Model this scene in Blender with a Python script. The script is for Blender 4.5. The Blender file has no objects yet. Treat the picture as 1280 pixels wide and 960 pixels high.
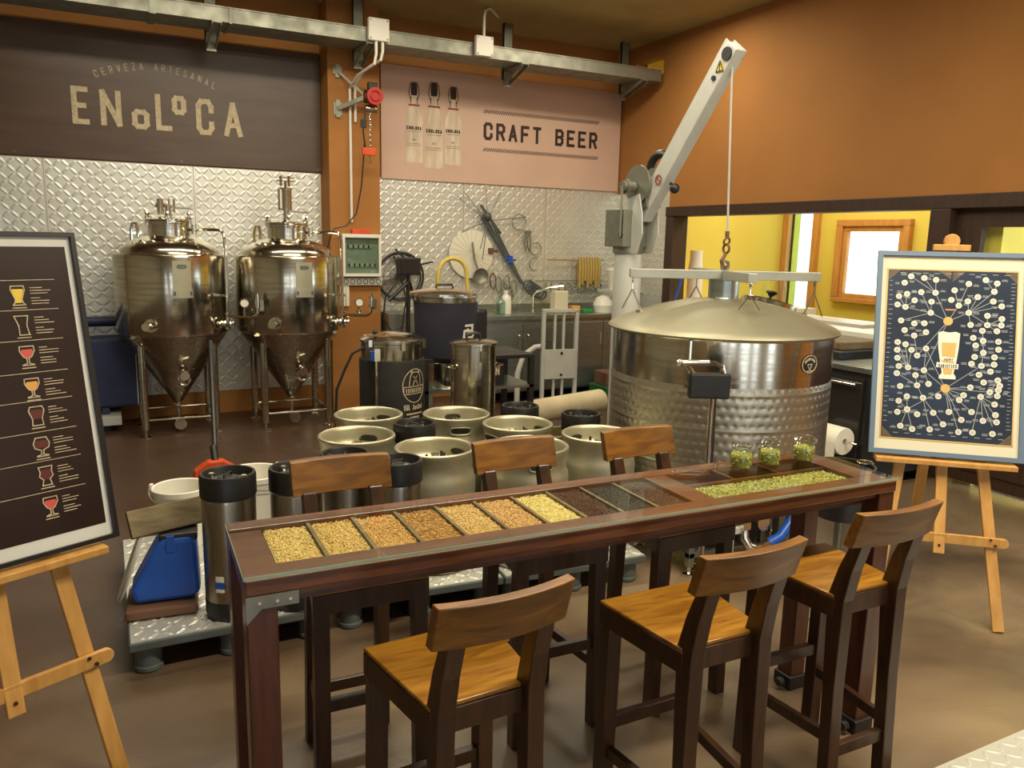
import bpy, math, random
import numpy as np
from mathutils import Vector, Matrix

random.seed(7)
PI = math.pi
scene = bpy.context.scene
col = scene.collection

# ------------------------------------------------------------------ camera
cam_data = bpy.data.cameras.new('camera')
cam = bpy.data.objects.new('camera', cam_data)
col.objects.link(cam)
cam_data.sensor_width = 36.0
cam_data.lens = 27.895
cam_data.clip_start = 0.02
cam.matrix_world = Matrix(((.89058, .06134, -.45067, 0.0), (-.45430,.16761,-.87494, 0.0), (.02187,.98394,.17713, 1.72), (0, 0, 0, 1)))
scene.camera = cam

# ------------------------------------------------------------------ view, world, lights
scene.view_settings.view_transform = 'Standard'
scene.view_settings.look = 'None'
scene.view_settings.exposure = 0.2
scene.view_settings.gamma = 1.0
scene.view_settings.use_curve_mapping = False
world = bpy.data.worlds.new('world')
scene.world = world
world.use_nodes = True
wbg = world.node_tree.nodes['Background']
wbg.inputs[0].default_value = (0.86, 0.93, 1.0, 1)
wbg.inputs[1].default_value = 2.6


def area(name, loc, rot, sx, sy, power, color=(1, 0.90, 0.69)):
    d = bpy.data.lights.new(name, 'AREA')
    d.shape = 'RECTANGLE'
    d.size = sx
    d.size_y = sy
    d.energy = power
    d.color = color
    o = bpy.data.objects.new(name, d)
    o.location = loc
    o.rotation_euler = rot
    col.objects.link(o)
    return o


area('ceiling_tube_light', (2.7, 0.95, 3.84), (0, 0, 0), 3.0, 0.16, 190)
area('ceiling_tube_light', (1.6, 3.4, 3.84), (0, 0, 0), 3.0, 0.3, 75)
area('ceiling_tube_light', (1.2, 5.9, 3.84), (0, 0, 0), 3.4, 0.3, 80)
area('ceiling_tube_light', (4.2, 6.2, 3.84), (0, 0, 0), 1.6, 0.3, 40)
area('kitchen_lamp', (6.8, 6.0, 3.2), (0, 0, 0), 1.4, 2.4, 60, (1, 0.95, 0.82))


# ------------------------------------------------------------------ materials
def lin(c):
    r = []
    for x in c:
        x = x / 255.0
        r.append(x / 12.92 if x <= 0.04045 else ((x + 0.055) / 1.055) ** 2.4)
    return (r[0], r[1], r[2], 1.0)


def mat(name, rgb, rough=0.5, metal=0.0, rgb2=None, nscale=8.0, stretch=None, bump=0.0, bscale=None,
        coat=0.0, emit=0.0, rrange=0.0, spec=None, detail=4.0, distort=0.0, aniso=0.0):
    m = bpy.data.materials.new(name)
    m.use_nodes = True
    nt = m.node_tree
    b = nt.nodes['Principled BSDF']
    b.inputs['Base Color'].default_value = lin(rgb)
    b.inputs['Roughness'].default_value = rough
    b.inputs['Metallic'].default_value = metal
    if aniso:
        b.inputs['Anisotropic'].default_value = aniso
    if spec is not None:
        b.inputs['Specular IOR Level'].default_value = spec
    if coat:
        b.inputs['Coat Weight'].default_value = coat
        b.inputs['Coat Roughness'].default_value = 0.12
    if emit:
        b.inputs['Emission Color'].default_value = lin(rgb)
        b.inputs['Emission Strength'].default_value = emit
    tc = nt.nodes.new('ShaderNodeTexCoord')
    mp = nt.nodes.new('ShaderNodeMapping')
    nt.links.new(tc.outputs['Object'], mp.inputs[0])
    if stretch:
        mp.inputs['Scale'].default_value = stretch
    nz = nt.nodes.new('ShaderNodeTexNoise')
    nz.inputs['Scale'].default_value = nscale
    nz.inputs['Detail'].default_value = detail
    nz.inputs['Distortion'].default_value = distort
    nt.links.new(mp.outputs[0], nz.inputs['Vector'])
    if rgb2 is not None:
        mr = nt.nodes.new('ShaderNodeMapRange')
        mr.inputs[1].default_value = 0.32
        mr.inputs[2].default_value = 0.68
        nt.links.new(nz.outputs['Fac'], mr.inputs[0])
        mx = nt.nodes.new('ShaderNodeMix')
        mx.data_type = 'RGBA'
        mx.inputs[6].default_value = lin(rgb)
        mx.inputs[7].default_value = lin(rgb2)
        nt.links.new(mr.outputs[0], mx.inputs[0])
        nt.links.new(mx.outputs[2], b.inputs['Base Color'])
    if rrange:
        m2 = nt.nodes.new('ShaderNodeMapRange')
        m2.inputs[1].default_value = 0.3
        m2.inputs[2].default_value = 0.7
        m2.inputs[3].default_value = max(0.02, rough - rrange)
        m2.inputs[4].default_value = rough + rrange
        nt.links.new(nz.outputs['Fac'], m2.inputs[0])
        nt.links.new(m2.outputs[0], b.inputs['Roughness'])
    if bump:
        n2 = nt.nodes.new('ShaderNodeTexNoise')
        n2.inputs['Scale'].default_value = bscale or nscale * 4
        n2.inputs['Detail'].default_value = 5
        nt.links.new(mp.outputs[0], n2.inputs['Vector'])
        bp = nt.nodes.new('ShaderNodeBump')
        bp.inputs['Strength'].default_value = bump
        bp.inputs['Distance'].default_value = 0.01
        nt.links.new(n2.outputs['Fac'], bp.inputs['Height'])
        nt.links.new(bp.outputs[0], b.inputs['Normal'])
    return m


def grain_mat(name, cols, rough=0.75):
    m = bpy.data.materials.new(name)
    m.use_nodes = True
    nt = m.node_tree
    b = nt.nodes['Principled BSDF']
    b.inputs['Roughness'].default_value = rough
    g = nt.nodes.new('ShaderNodeNewGeometry')
    cr = nt.nodes.new('ShaderNodeValToRGB')
    nt.links.new(g.outputs['Random Per Island'], cr.inputs[0])
    el = cr.color_ramp.elements
    el[0].color = lin([min(250, v * 1.13) for v in cols[0]])
    el[1].color = lin([min(250, v * 1.13) for v in cols[-1]])
    cols = [tuple(min(250, v * 1.13) for v in c) for c in cols]
    for i, c in enumerate(cols[1:-1]):
        e = el.new((i + 1) / (len(cols) - 1))
        e.color = lin(c)
    nt.links.new(cr.outputs[0], b.inputs['Base Color'])
    return m


def glass_mat(name, tint=(250, 253, 250), refl=1.0, alpha=0.0, rough=0.02):
    m = bpy.data.materials.new(name)
    m.use_nodes = True
    nt = m.node_tree
    nt.nodes.clear()
    out = nt.nodes.new('ShaderNodeOutputMaterial')
    tr = nt.nodes.new('ShaderNodeBsdfTransparent')
    tr.inputs[0].default_value = lin(tint)
    gl = nt.nodes.new('ShaderNodeBsdfGlossy')
    gl.inputs['Roughness'].default_value = rough
    fr = nt.nodes.new('ShaderNodeFresnel')
    gm = nt.nodes.new('ShaderNodeNewGeometry')
    mi = nt.nodes.new('ShaderNodeMix')
    mi.inputs[2].default_value = 1.5
    mi.inputs[3].default_value = 1 / 1.5
    nt.links.new(gm.outputs['Backfacing'], mi.inputs[0])
    nt.links.new(mi.outputs[0], fr.inputs[0])
    ml = nt.nodes.new('ShaderNodeMath')
    ml.operation = 'MULTIPLY'
    ml.inputs[1].default_value = refl
    ad = nt.nodes.new('ShaderNodeMath')
    ad.operation = 'ADD'
    ad.use_clamp = True
    ad.inputs[1].default_value = alpha
    nt.links.new(fr.outputs[0], ml.inputs[0])
    nt.links.new(ml.outputs[0], ad.inputs[0])
    mix = nt.nodes.new('ShaderNodeMixShader')
    nt.links.new(ad.outputs[0], mix.inputs[0])
    nt.links.new(tr.outputs[0], mix.inputs[1])
    nt.links.new(gl.outputs[0], mix.inputs[2])
    nt.links.new(mix.outputs[0], out.inputs[0])
    return m


MT = {}
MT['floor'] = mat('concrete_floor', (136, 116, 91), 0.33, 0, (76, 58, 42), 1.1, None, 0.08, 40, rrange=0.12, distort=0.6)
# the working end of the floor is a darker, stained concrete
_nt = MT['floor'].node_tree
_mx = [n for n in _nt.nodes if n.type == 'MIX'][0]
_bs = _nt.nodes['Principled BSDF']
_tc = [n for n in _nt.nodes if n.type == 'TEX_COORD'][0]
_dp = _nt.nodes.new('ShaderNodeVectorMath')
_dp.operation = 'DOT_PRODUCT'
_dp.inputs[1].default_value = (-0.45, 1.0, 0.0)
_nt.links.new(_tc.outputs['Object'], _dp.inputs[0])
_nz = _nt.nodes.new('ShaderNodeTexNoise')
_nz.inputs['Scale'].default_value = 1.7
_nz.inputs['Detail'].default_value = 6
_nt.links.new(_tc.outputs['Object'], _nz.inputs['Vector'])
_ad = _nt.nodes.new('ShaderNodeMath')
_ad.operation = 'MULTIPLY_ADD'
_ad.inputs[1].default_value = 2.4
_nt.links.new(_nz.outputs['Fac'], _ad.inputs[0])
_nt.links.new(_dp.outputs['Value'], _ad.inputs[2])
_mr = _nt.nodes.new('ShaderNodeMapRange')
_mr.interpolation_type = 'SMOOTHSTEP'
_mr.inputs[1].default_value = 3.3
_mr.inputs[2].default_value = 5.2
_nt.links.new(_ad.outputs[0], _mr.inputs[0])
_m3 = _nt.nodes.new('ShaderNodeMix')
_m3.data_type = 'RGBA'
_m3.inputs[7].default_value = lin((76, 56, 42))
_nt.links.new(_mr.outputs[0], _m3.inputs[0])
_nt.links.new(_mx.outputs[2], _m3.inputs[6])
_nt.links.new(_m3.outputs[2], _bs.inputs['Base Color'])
MT['orange'] = mat('orange_plaster', (170, 115, 56), 0.8, 0, (158, 105, 49), 1.2, None, 0.15, 60)
MT['ceiling'] = mat('olive_ceiling', (176, 156, 100), 0.9, 0, (158, 140, 86), 2.0, None, 0.3, 50)
MT['plate'] = mat('aluminium_tread_plate', (224, 223, 214), 0.42, 0.6, (210, 209, 200), 3.0, None, 0.05, 60, rrange=0.06)
MT['sign_brown'] = mat('brown_sign_board', (90, 70, 56), 0.34, 0, (78, 59, 46), 2.0, (1, 1, 6), spec=0.45)
MT['sign_pink'] = mat('pink_beige_sign_board', (214, 182, 162), 0.4, 0, (204, 170, 150), 1.1)
MT['cream'] = mat('cream_letter_print', (206, 190, 156), 0.6, 0, (176, 158, 126), 40)
MT['darkprint'] = mat('dark_brown_print', (52, 32, 24), 0.6)
MT['redprint'] = mat('red_print', (150, 50, 40), 0.6)
MT['bottleprint'] = mat('bottle_print', (224, 208, 184), 0.5, 0, (196, 172, 148), 3.0, (6, 1, 1))
MT['steel'] = mat('polished_steel', (214, 208, 192), 0.17, 1.0, (186, 180, 164), 4.0, (1, 1, 10), rrange=0.05)
MT['steel_cone'] = mat('satin_steel', (168, 160, 142), 0.3, 1.0, (150, 142, 126), 5.0, (8, 8, 1), rrange=0.06)
MT['chrome'] = mat('chrome', (222, 218, 205), 0.12, 1.0)
MT['keg'] = mat('satin_keg_steel', (190, 184, 158), 0.42, 0.75, (174, 168, 142), 5.0, None, 0.04, 50, rrange=0.06)
MT['bench'] = mat('bench_steel', (170, 176, 170), 0.32, 0.9, (150, 156, 150), 4.0, (1, 1, 8), rrange=0.06)
MT['white_metal'] = mat('pale_grey_paint', (196, 196, 188), 0.4, 0.1, (184, 184, 176), 6)
MT['grey_metal'] = mat('galvanised_grey', (142, 142, 128), 0.45, 0.6, (124, 124, 110), 8, rrange=0.08)
MT['grey_plastic'] = mat('grey_plastic', (88, 94, 92), 0.45, 0, (72, 78, 76), 6)
MT['white_plastic'] = mat('white_plastic', (226, 222, 208), 0.4)
MT['black'] = mat('black_rubber', (26, 25, 24), 0.42, 0, (34, 33, 31), 12, None, 0.05, 60)
MT['black_fabric'] = mat('black_neoprene', (28, 28, 38), 0.85, 0, (34, 34, 46), 12, None, 0.2, 200)
MT['black_steel'] = mat('black_jacket', (24, 22, 20), 0.7, 0, (30, 28, 26), 12, None, 0.2, 200)
MT['wood_dark'] = mat('dark_stained_wood', (68, 40, 18), 0.36, 0, (46, 26, 12), 5.0, (9, 9, 1.0), 0.06, 40, coat=0.08, distort=0.8)
MT['wood_table'] = mat('red_brown_table_wood', (108, 60, 25), 0.32, 0, (76, 39, 15), 4.0, (1.0, 10, 10), 0.05, 40, coat=0.35, distort=0.8)
MT['wood_leg'] = mat('red_brown_leg_wood', (84, 40, 22), 0.34, 0, (60, 27, 14), 4.0, (10, 10, 1), 0.05, 40, coat=0.3, distort=0.8)
MT['wood_seat'] = mat('golden_seat_wood', (160, 112, 34), 0.3, 0, (118, 74, 18), 3.2, (1.2, 9, 9), 0.04, 40, coat=0.4, distort=1.3)
MT['wood_back'] = mat('golden_back_wood', (132, 88, 28), 0.42, 0, (92, 56, 15), 3.0, (1.5, 9, 9), 0.04, 40, coat=0.1, distort=1.3)
MT['pine'] = mat('pale_pine', (206, 156, 84), 0.5, 0, (186, 132, 62), 4.0, (8, 8, 1.2), 0.04, 40)
MT['dark_frame'] = mat('dark_brown_frame', (62, 40, 26), 0.5, 0, (50, 32, 21), 6, (6, 6, 1))
MT['yellow'] = mat('yellow_plaster', (226, 204, 84), 0.8, 0, (220, 194, 76), 1.5)
MT['amber'] = mat('amber_wood', (204, 146, 70), 0.5, 0, (188, 128, 56), 3, (5, 5, 1))
MT['white_wall'] = mat('white_plaster', (226, 222, 208), 0.7)
MT['taupe'] = mat('taupe_plaster', (186, 182, 162), 0.8, 0, (174, 170, 150), 1.2)
MT['glass'] = glass_mat('clear_glass')
MT['tglass'] = glass_mat('table_glass', (252, 254, 252), 0.55, 0.0, 0.015)
MT['gedge'] = mat('green_glass_edge', (150, 164, 142), 0.15, 0, spec=0.8)
MT['teal_glass'] = glass_mat('teal_glass', (222, 240, 234), 1.0, 0.05)
MT['kettle_lid'] = mat('dull_steel_lid', (160, 155, 132), 0.5, 0.7, (148, 143, 120), 4, rrange=0.05)
MT['jacket'] = mat('pressed_steel_jacket', (196, 190, 172), 0.34, 0.9, (182, 176, 158), 5, rrange=0.05)
MT['ochre_hose'] = mat('ochre_hose', (168, 140, 66), 0.5)
MT['shaded_green'] = mat('shaded_green_plastic', (34, 92, 44), 0.5)  # crate green with its shade put into the colour
MT['blue'] = mat('bright_blue_plastic', (34, 92, 190), 0.35, 0, (28, 76, 168), 5)
MT['navy'] = mat('dark_blue_panel', (36, 48, 84), 0.5, 0, (28, 38, 70), 4)
MT['red'] = mat('red_paint', (178, 40, 34), 0.4)
MT['orange_plastic'] = mat('orange_red_plastic', (214, 84, 34), 0.5, 0, (196, 66, 26), 9)
MT['yellow_hose'] = mat('yellow_hose', (216, 188, 96), 0.4)
MT['paper'] = mat('white_paper', (232, 226, 206), 0.8)
MT['cloth'] = mat('beige_roll', (200, 186, 152), 0.8, 0, (186, 172, 138), 8)
MT['olive'] = mat('olive_painted_metal', (110, 96, 58), 0.6)
MT['rust'] = mat('brown_painted_metal', (104, 72, 52), 0.6)
MT['green'] = mat('green_plastic', (40, 140, 60), 0.5)
MT['frame_blue'] = mat('slate_blue_frame', (98, 116, 136), 0.45)
MT['frame_black'] = mat('black_frame', (30, 29, 28), 0.35)
MT['mat_cream'] = mat('cream_mat_board', (214, 206, 178), 0.7)
MT['mat_white'] = mat('white_mat_board', (216, 214, 204), 0.7)
MT['sheet_navy'] = mat('navy_printed_sheet', (40, 54, 76), 0.35, 0, (30, 36, 48), 2.5)
MT['sheet_brown'] = mat('dark_brown_printed_sheet', (48, 34, 28), 0.3, 0, (40, 28, 24), 2.5)
MT['disc'] = mat('cream_disc_print', (222, 216, 196), 0.6)
MT['gold'] = mat('gold_print', (202, 166, 96), 0.5)
MT['line'] = mat('pale_line_print', (168, 172, 168), 0.6)
MT['beer_yellow'] = mat('yellow_beer_print', (228, 194, 60), 0.5)
MT['beer_amber'] = mat('amber_beer_print', (222, 158, 72), 0.5)
MT['beer_red'] = mat('red_beer_print', (206, 84, 74), 0.5)
MT['beer_dark'] = mat('dark_beer_print', (92, 38, 30), 0.5)
MT['wood_grey'] = mat('weathered_board', (128, 112, 78), 0.7, 0, (96, 80, 52), 4, (1, 8, 8))
MT['screen'] = mat('dark_screen', (40, 38, 36), 0.2)
MT['breaker_glass'] = glass_mat('smoked_panel_window', (226, 234, 228), 1.0, 0.03)
MT['breaker_back'] = mat('breaker_panel_grey', (176, 184, 174), 0.6)
GR = [
    grain_mat('pale_malt_grain', [(214, 188, 120), (196, 164, 96), (226, 206, 146), (170, 132, 74)]),
    grain_mat('straw_malt_grain', [(206, 180, 110), (186, 152, 88), (222, 198, 134), (160, 124, 66)]),
    grain_mat('golden_malt_grain', [(202, 164, 98), (184, 142, 78), (214, 182, 120), (148, 106, 56)]),
    grain_mat('amber_malt_grain', [(176, 134, 70), (152, 108, 50), (206, 168, 102), (118, 78, 36)]),
    grain_mat('wheat_malt_grain', [(206, 178, 120), (188, 158, 100), (216, 186, 126), (164, 128, 72)]),
    grain_mat('rye_malt_grain', [(198, 164, 112), (184, 148, 96), (212, 176, 118), (160, 118, 66)]),
    grain_mat('light_malt_grain', [(216, 198, 130), (200, 176, 108), (228, 214, 152), (176, 150, 86)]),
    grain_mat('chocolate_malt_grain', [(84, 52, 32), (64, 38, 24), (104, 66, 42), (48, 30, 20)]),
    grain_mat('black_malt_grain', [(58, 46, 36), (42, 33, 26), (76, 60, 46), (34, 28, 22)]),
    grain_mat('roasted_malt_grain', [(76, 50, 34), (56, 36, 24), (96, 64, 44), (44, 28, 20)]),
]
MT['hops'] = grain_mat('green_hop_pellets', [(146, 142, 66), (122, 120, 50), (172, 166, 92), (88, 86, 38)])
MT['beam_grey'] = mat('worn_grey_paint', (172, 172, 160), 0.42, 0.3, (156, 156, 144), 6)


# ------------------------------------------------------------------ mesh building
MULTI = {'hatched_rules', 'screws', 'cover_screws', 'screw', 'lid_clamp', 'round_labels', 'label_text', 'fine_print', 'chart_lines', 'gold_border', 'gold_print',
         'glass_fill', 'glass_outlines', 'banner', 'banner_text', 'jacket_print', 'monogram', 'plate_print', 'badge_print', 'bottle_print_details',
         'box_print', 'warning_print', 'cage_wire', 'chain', 'bristles', 'fitting', 'arc_lettering'}


class MB:
    def __init__(self):
        self.v = []
        self.f = []

    def add(self, vs, fs):
        n = len(self.v)
        self.v.extend([tuple(p) for p in vs])
        self.f.extend([tuple(i + n for i in f) for f in fs])
        return self

    def box(self, x0, x1, y0, y1, z0, z1):
        vs = [(x, y, z) for x in (x0, x1) for y in (y0, y1) for z in (z0, z1)]
        fs = [(0, 1, 3, 2), (4, 6, 7, 5), (0, 4, 5, 1), (2, 3, 7, 6), (0, 2, 6, 4), (1, 5, 7, 3)]
        return self.add(vs, fs)

    def beam(self, p0, p1, w, h, up=(0, 0, 1)):
        p0 = Vector(p0)
        p1 = Vector(p1)
        d = (p1 - p0).normalized()
        s = d.cross(Vector(up))
        if s.length < 1e-4:
            s = d.cross(Vector((0, 1, 0)))
        s.normalize()
        u = s.cross(d)
        vs = []
        for p in (p0, p1):
            for a, b in ((-1, -1), (1, -1), (1, 1), (-1, 1)):
                vs.append(p + s * (a * w / 2) + u * (b * h / 2))
        return self.add(vs, [(0, 1, 2, 3), (7, 6, 5, 4), (0, 4, 5, 1), (1, 5, 6, 2), (2, 6, 7, 3), (3, 7, 4, 0)])

    def tube(self, pts, r, n=10, closed=False, cap=True):
        P = [Vector(p) for p in pts]
        m = len(P)
        rs = r if isinstance(r, (list, tuple)) else [r] * m
        T = []
        for i in range(m):
            a = P[(i - 1) % m] if (closed or i > 0) else P[0]
            b = P[(i + 1) % m] if (closed or i < m - 1) else P[-1]
            t = b - a
            T.append(t.normalized() if t.length > 1e-9 else Vector((0, 0, 1)))
        ref = Vector((0, 0, 1)) if abs(T[0].z) < 0.9 else Vector((1, 0, 0))
        s = T[0].cross(ref).normalized()
        vs = []
        for i in range(m):
            s = (s - T[i] * s.dot(T[i]))
            if s.length < 1e-6:
                s = T[i].cross(Vector((0.3, 0.5, 0.8)))
            s.normalize()
            u = T[i].cross(s)
            for k in range(n):
                a = 2 * PI * k / n
                vs.append(P[i] + (s * math.cos(a) + u * math.sin(a)) * rs[i])
        fs = []
        for i in range(m if closed else m - 1):
            j = (i + 1) % m
            for k in range(n):
                l = (k + 1) % n
                fs.append((i * n + k, i * n + l, j * n + l, j * n + k))
        if cap and not closed:
            fs.append(tuple(range(n - 1, -1, -1)))
            fs.append(tuple((m - 1) * n + k for k in range(n)))
        return self.add(vs, fs)

    def cyl(self, p0, p1, r, n=20, r1=None):
        return self.tube([p0, p1], [r, r if r1 is None else r1], n)

    def lathe(self, prof, n=48, c=(0, 0, 0), axis=None):
        vs = []
        fs = []
        rows = []
        M = Matrix.Identity(3) if axis is None else Vector((0, 0, 1)).rotation_difference(Vector(axis)).to_matrix()
        c = Vector(c)
        for (r, z) in prof:
            if r < 1e-6:
                rows.append((len(vs), 1))
                vs.append(c + M @ Vector((0, 0, z)))
            else:
                rows.append((len(vs), n))
                for k in range(n):
                    a = 2 * PI * k / n
                    vs.append(c + M @ Vector((r * math.cos(a), r * math.sin(a), z)))
        for (a, na), (b, nb) in zip(rows[:-1], rows[1:]):
            for k in range(n):
                l = (k + 1) % n
                if na == 1 and nb == 1:
                    continue
                if na == 1:
                    fs.append((a, b + l, b + k))
                elif nb == 1:
                    fs.append((a + k, a + l, b))
                else:
                    fs.append((a + k, a + l, b + l, b + k))
        return self.add(vs, fs)

    def prism(self, poly, h, M=None):
        """extrude a 2-D polygon (x, y) by h along z, placed by 4x4 matrix M"""
        n = len(poly)
        vs = [Vector((x, y, 0)) for x, y in poly] + [Vector((x, y, h)) for x, y in poly]
        if M is not None:
            vs = [M @ v for v in vs]
        fs = [tuple(range(n - 1, -1, -1)), tuple(range(n, 2 * n))]
        for i in range(n):
            j = (i + 1) % n
            fs.append((i, j, n + j, n + i))
        return self.add(vs, fs)

    def sphere(self, c, r, n=14, sz=1.0):
        m = max(4, n // 2)
        prof = [(r * math.sin(PI * i / m), -r * sz * math.cos(PI * i / m)) for i in range(m + 1)]
        prof[0] = (0, -r * sz)
        prof[-1] = (0, r * sz)
        return self.lathe(prof, n, c)

    def torus(self, c, R, r, axis=(0, 0, 1), n=28, m=8):
        Q = Vector((0, 0, 1)).rotation_difference(Vector(axis)).to_matrix()
        pts = [Vector(c) + Q @ Vector((R * math.cos(2 * PI * i / n), R * math.sin(2 * PI * i / n), 0)) for i in range(n)]
        return self.tube(pts, r, m, closed=True)

    def build(self, name, m, parent=None, smooth=True, bevel=0.0, label=None, kind=None, sharp=32):
        me = bpy.data.meshes.new(name)
        me.from_pydata([tuple(p) for p in self.v], [], self.f)
        me.materials.append(MT[m] if isinstance(m, str) else m)
        me.update()
        if smooth:
            me.polygons.foreach_set('use_smooth', [True] * len(me.polygons))
            me.set_sharp_from_angle(angle=math.radians(sharp))
        o = bpy.data.objects.new(name, me)
        col.objects.link(o)
        if parent is not None:
            o.parent = parent
        if bevel:
            b = o.modifiers.new('bevel', 'BEVEL')
            b.width = bevel
            b.segments = 2
            b.limit_method = 'ANGLE'
            b.angle_limit = math.radians(40)
        if kind is None and name in MULTI:
            kind = 'stuff'
        if label:
            o['label'] = label
        if kind:
            o['kind'] = kind
        return o


def tag(o, label, cat, group=None):
    o['label'] = label
    o['category'] = cat
    if group:
        o['group'] = group
    return o


def thing(name, label, cat, loc=(0, 0, 0), rz=0.0, group=None):
    o = bpy.data.objects.new(name, None)
    o.empty_display_size = 0.1
    o.location = loc
    o.rotation_euler = (0, 0, rz)
    col.objects.link(o)
    return tag(o, label, cat, group)


def copy_tree(o, parent=None):
    c = o.copy()
    col.objects.link(c)
    c.parent = parent
    for ch in o.children:
        copy_tree(ch, c)
    return c


def dup(o, loc, rz, label, group=None):
    c = copy_tree(o)
    c.location = loc
    c.rotation_euler = (0, 0, rz)
    c['label'] = label
    if group:
        c['group'] = group
    return c


def struct(o):
    o['kind'] = 'structure'
    return o


def arc(c, r, a0, a1, n, ax=(1, 0, 0), ay=(0, 0, 1)):
    c = Vector(c)
    ax = Vector(ax)
    ay = Vector(ay)
    return [c + ax * (r * math.cos(a0 + (a1 - a0) * i / n)) + ay * (r * math.sin(a0 + (a1 - a0) * i / n)) for i in range(n + 1)]


# ------------------------------------------------------------------ lettering
GL = {
    'A': [[(0, 0), (.5, 1), (1, 0)], [(.2, .3), (.8, .3)]],
    'B': [[(0, 0), (0, 1), (.75, 1), (1, .85), (1, .65), (.75, .53), (0, .53)], [(.75, .53), (1, .38), (1, .15), (.75, 0), (0, 0)]],
    'C': [[(1, .7), (1, .85), (.78, 1), (.22, 1), (0, .85), (0, .15), (.22, 0), (.78, 0), (1, .15), (1, .3)]],
    'E': [[(1, 1), (0, 1), (0, 0), (1, 0)], [(0, .5), (.8, .5)]],
    'F': [[(1, 1), (0, 1), (0, 0)], [(0, .5), (.8, .5)]],
    'G': [[(1, .75), (1, .85), (.78, 1), (.22, 1), (0, .85), (0, .15), (.22, 0), (.78, 0), (1, .15), (1, .45), (.6, .45)]],
    'H': [[(0, 0), (0, 1)], [(1, 0), (1, 1)], [(0, .5), (1, .5)]],
    'I': [[(.5, 0), (.5, 1)]],
    'K': [[(0, 0), (0, 1)], [(1, 1), (0, .45)], [(.3, .6), (1, 0)]],
    'L': [[(0, 1), (0, 0), (1, 0)]],
    'M': [[(0, 0), (0, 1), (.5, .4), (1, 1), (1, 0)]],
    'N': [[(0, 0), (0, 1), (1, 0), (1, 1)]],
    'O': [[(.22, 0), (.78, 0), (1, .18), (1, .82), (.78, 1), (.22, 1), (0, .82), (0, .18), (.22, 0)]],
    'R': [[(0, 0), (0, 1), (.75, 1), (1, .85), (1, .62), (.75, .48), (0, .48)], [(.55, .48), (1, 0)]],
    'S': [[(1, .8), (.8, 1), (.2, 1), (0, .82), (0, .65), (1, .38), (1, .18), (.8, 0), (.2, 0), (0, .2)]],
    'T': [[(0, 1), (1, 1)], [(.5, 1), (.5, 0)]],
    'U': [[(0, 1), (0, .15), (.22, 0), (.78, 0), (1, .15), (1, 1)]],
    'V': [[(0, 1), (.5, 0), (1, 1)]],
    'Y': [[(0, 1), (.5, .5), (1, 1)], [(.5, .5), (.5, 0)]],
    'Z': [[(0, 1), (1, 1), (0, 0), (1, 0)]],
    '5': [[(1, 1), (0, 1), (0, .55), (.7, .6), (1, .42), (1, .15), (.75, 0), (.2, 0), (0, .15)]],
    'J': [[(.8, 1), (.8, .15), (.55, 0), (.25, 0), (0, .2)]],
    'a': [[(.1, .6), (.8, .6), (.9, .5), (.9, 0), (.1, 0), (0, .15), (.1, .32), (.9, .32)]],
    'c': [[(1, .5), (.8, .62), (.2, .62), (0, .45), (0, .15), (.2, 0), (.8, 0), (1, .12)]],
    'k': [[(0, 0), (0, 1)], [(.9, .62), (0, .28)], [(.3, .4), (.95, 0)]],
    'e': [[(0, .32), (1, .32), (1, .5), (.8, .62), (.2, .62), (0, .45), (0, .15), (.2, 0), (.9, 0)]],
    't': [[(.4, .95), (.4, .1), (.55, 0), (.9, 0)], [(0, .62), (.85, .62)]],
    'i': [[(.5, 0), (.5, .62)], [(.5, .86), (.5, .95)]],
    'y': [[(0, .62), (.5, 0)], [(1, .62), (.4, -.3)]],
    'm': [[(0, 0), (0, .62), (.4, .62), (.5, .5), (.5, 0)], [(.5, .5), (.6, .62), (.9, .62), (1, .5), (1, 0)]],
    'n': [[(0, 0), (0, .62), (.8, .62), (1, .48), (1, 0)]],
    's': [[(1, .55), (.2, .62), (0, .48), (.95, .2), (.8, 0), (0, .05)]],
    ' ': [],
}


def strokes(mb, lines, t, F, th=0.0015):
    """thick flat strokes; F maps (u, v, depth) to a point"""
    lift = 0.0
    for ln in lines:
        for (a, b) in zip(ln[:-1], ln[1:]):
            ax, ay = a
            bx, by = b
            L = math.hypot(bx - ax, by - ay)
            if L < 1e-9:
                continue
            dx, dy = (bx - ax) / L, (by - ay) / L
            e = t * 0.42
            k = max(1, int(L / 0.06))
            lift = (lift + th * 0.13) % th
            pts = []
            for i in range(k + 1):
                s = -e + (L + 2 * e) * i / k
                pts.append((ax + dx * s, ay + dy * s))
            vs = []
            for (x, y) in pts:
                for sgn in (-1, 1):
                    for d in (0, th + lift):
                        vs.append(F(x - dy * sgn * t / 2, y + dx * sgn * t / 2, d))
            fs = []
            for i in range(k):
                q = i * 4
                fs += [(q + 1, q + 3, q + 7, q + 5), (q, q + 1, q + 5, q + 4), (q + 2, q + 6, q + 7, q + 3), (q, q + 4, q + 6, q + 2)]
            fs += [(0, 2, 3, 1), (k * 4, k * 4 + 1, k * 4 + 3, k * 4 + 2)]
            mb.add(vs, fs)


def glyph(mb, ch, u0, v0, w, h, t, F, th=0.0015):
    ls = [[(u0 + t / 2 + x * (w - t), v0 + t / 2 + y * (h - t)) for x, y in ln] for ln in GL[ch]]
    strokes(mb, ls, t, F, th)


def text(mb, s, u0, v0, w, h, t, F, gap=0.35, th=0.0015):
    """fit string s in width w"""
    n = len(s)
    cw = w / (n + (n - 1) * gap)
    for i, ch in enumerate(s):
        g = cw * (0.5 if ch == 'I' else 1)
        glyph(mb, ch, u0 + i * cw * (1 + gap) + (cw - g) / 2, v0, g, h, t, F, th)


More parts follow.
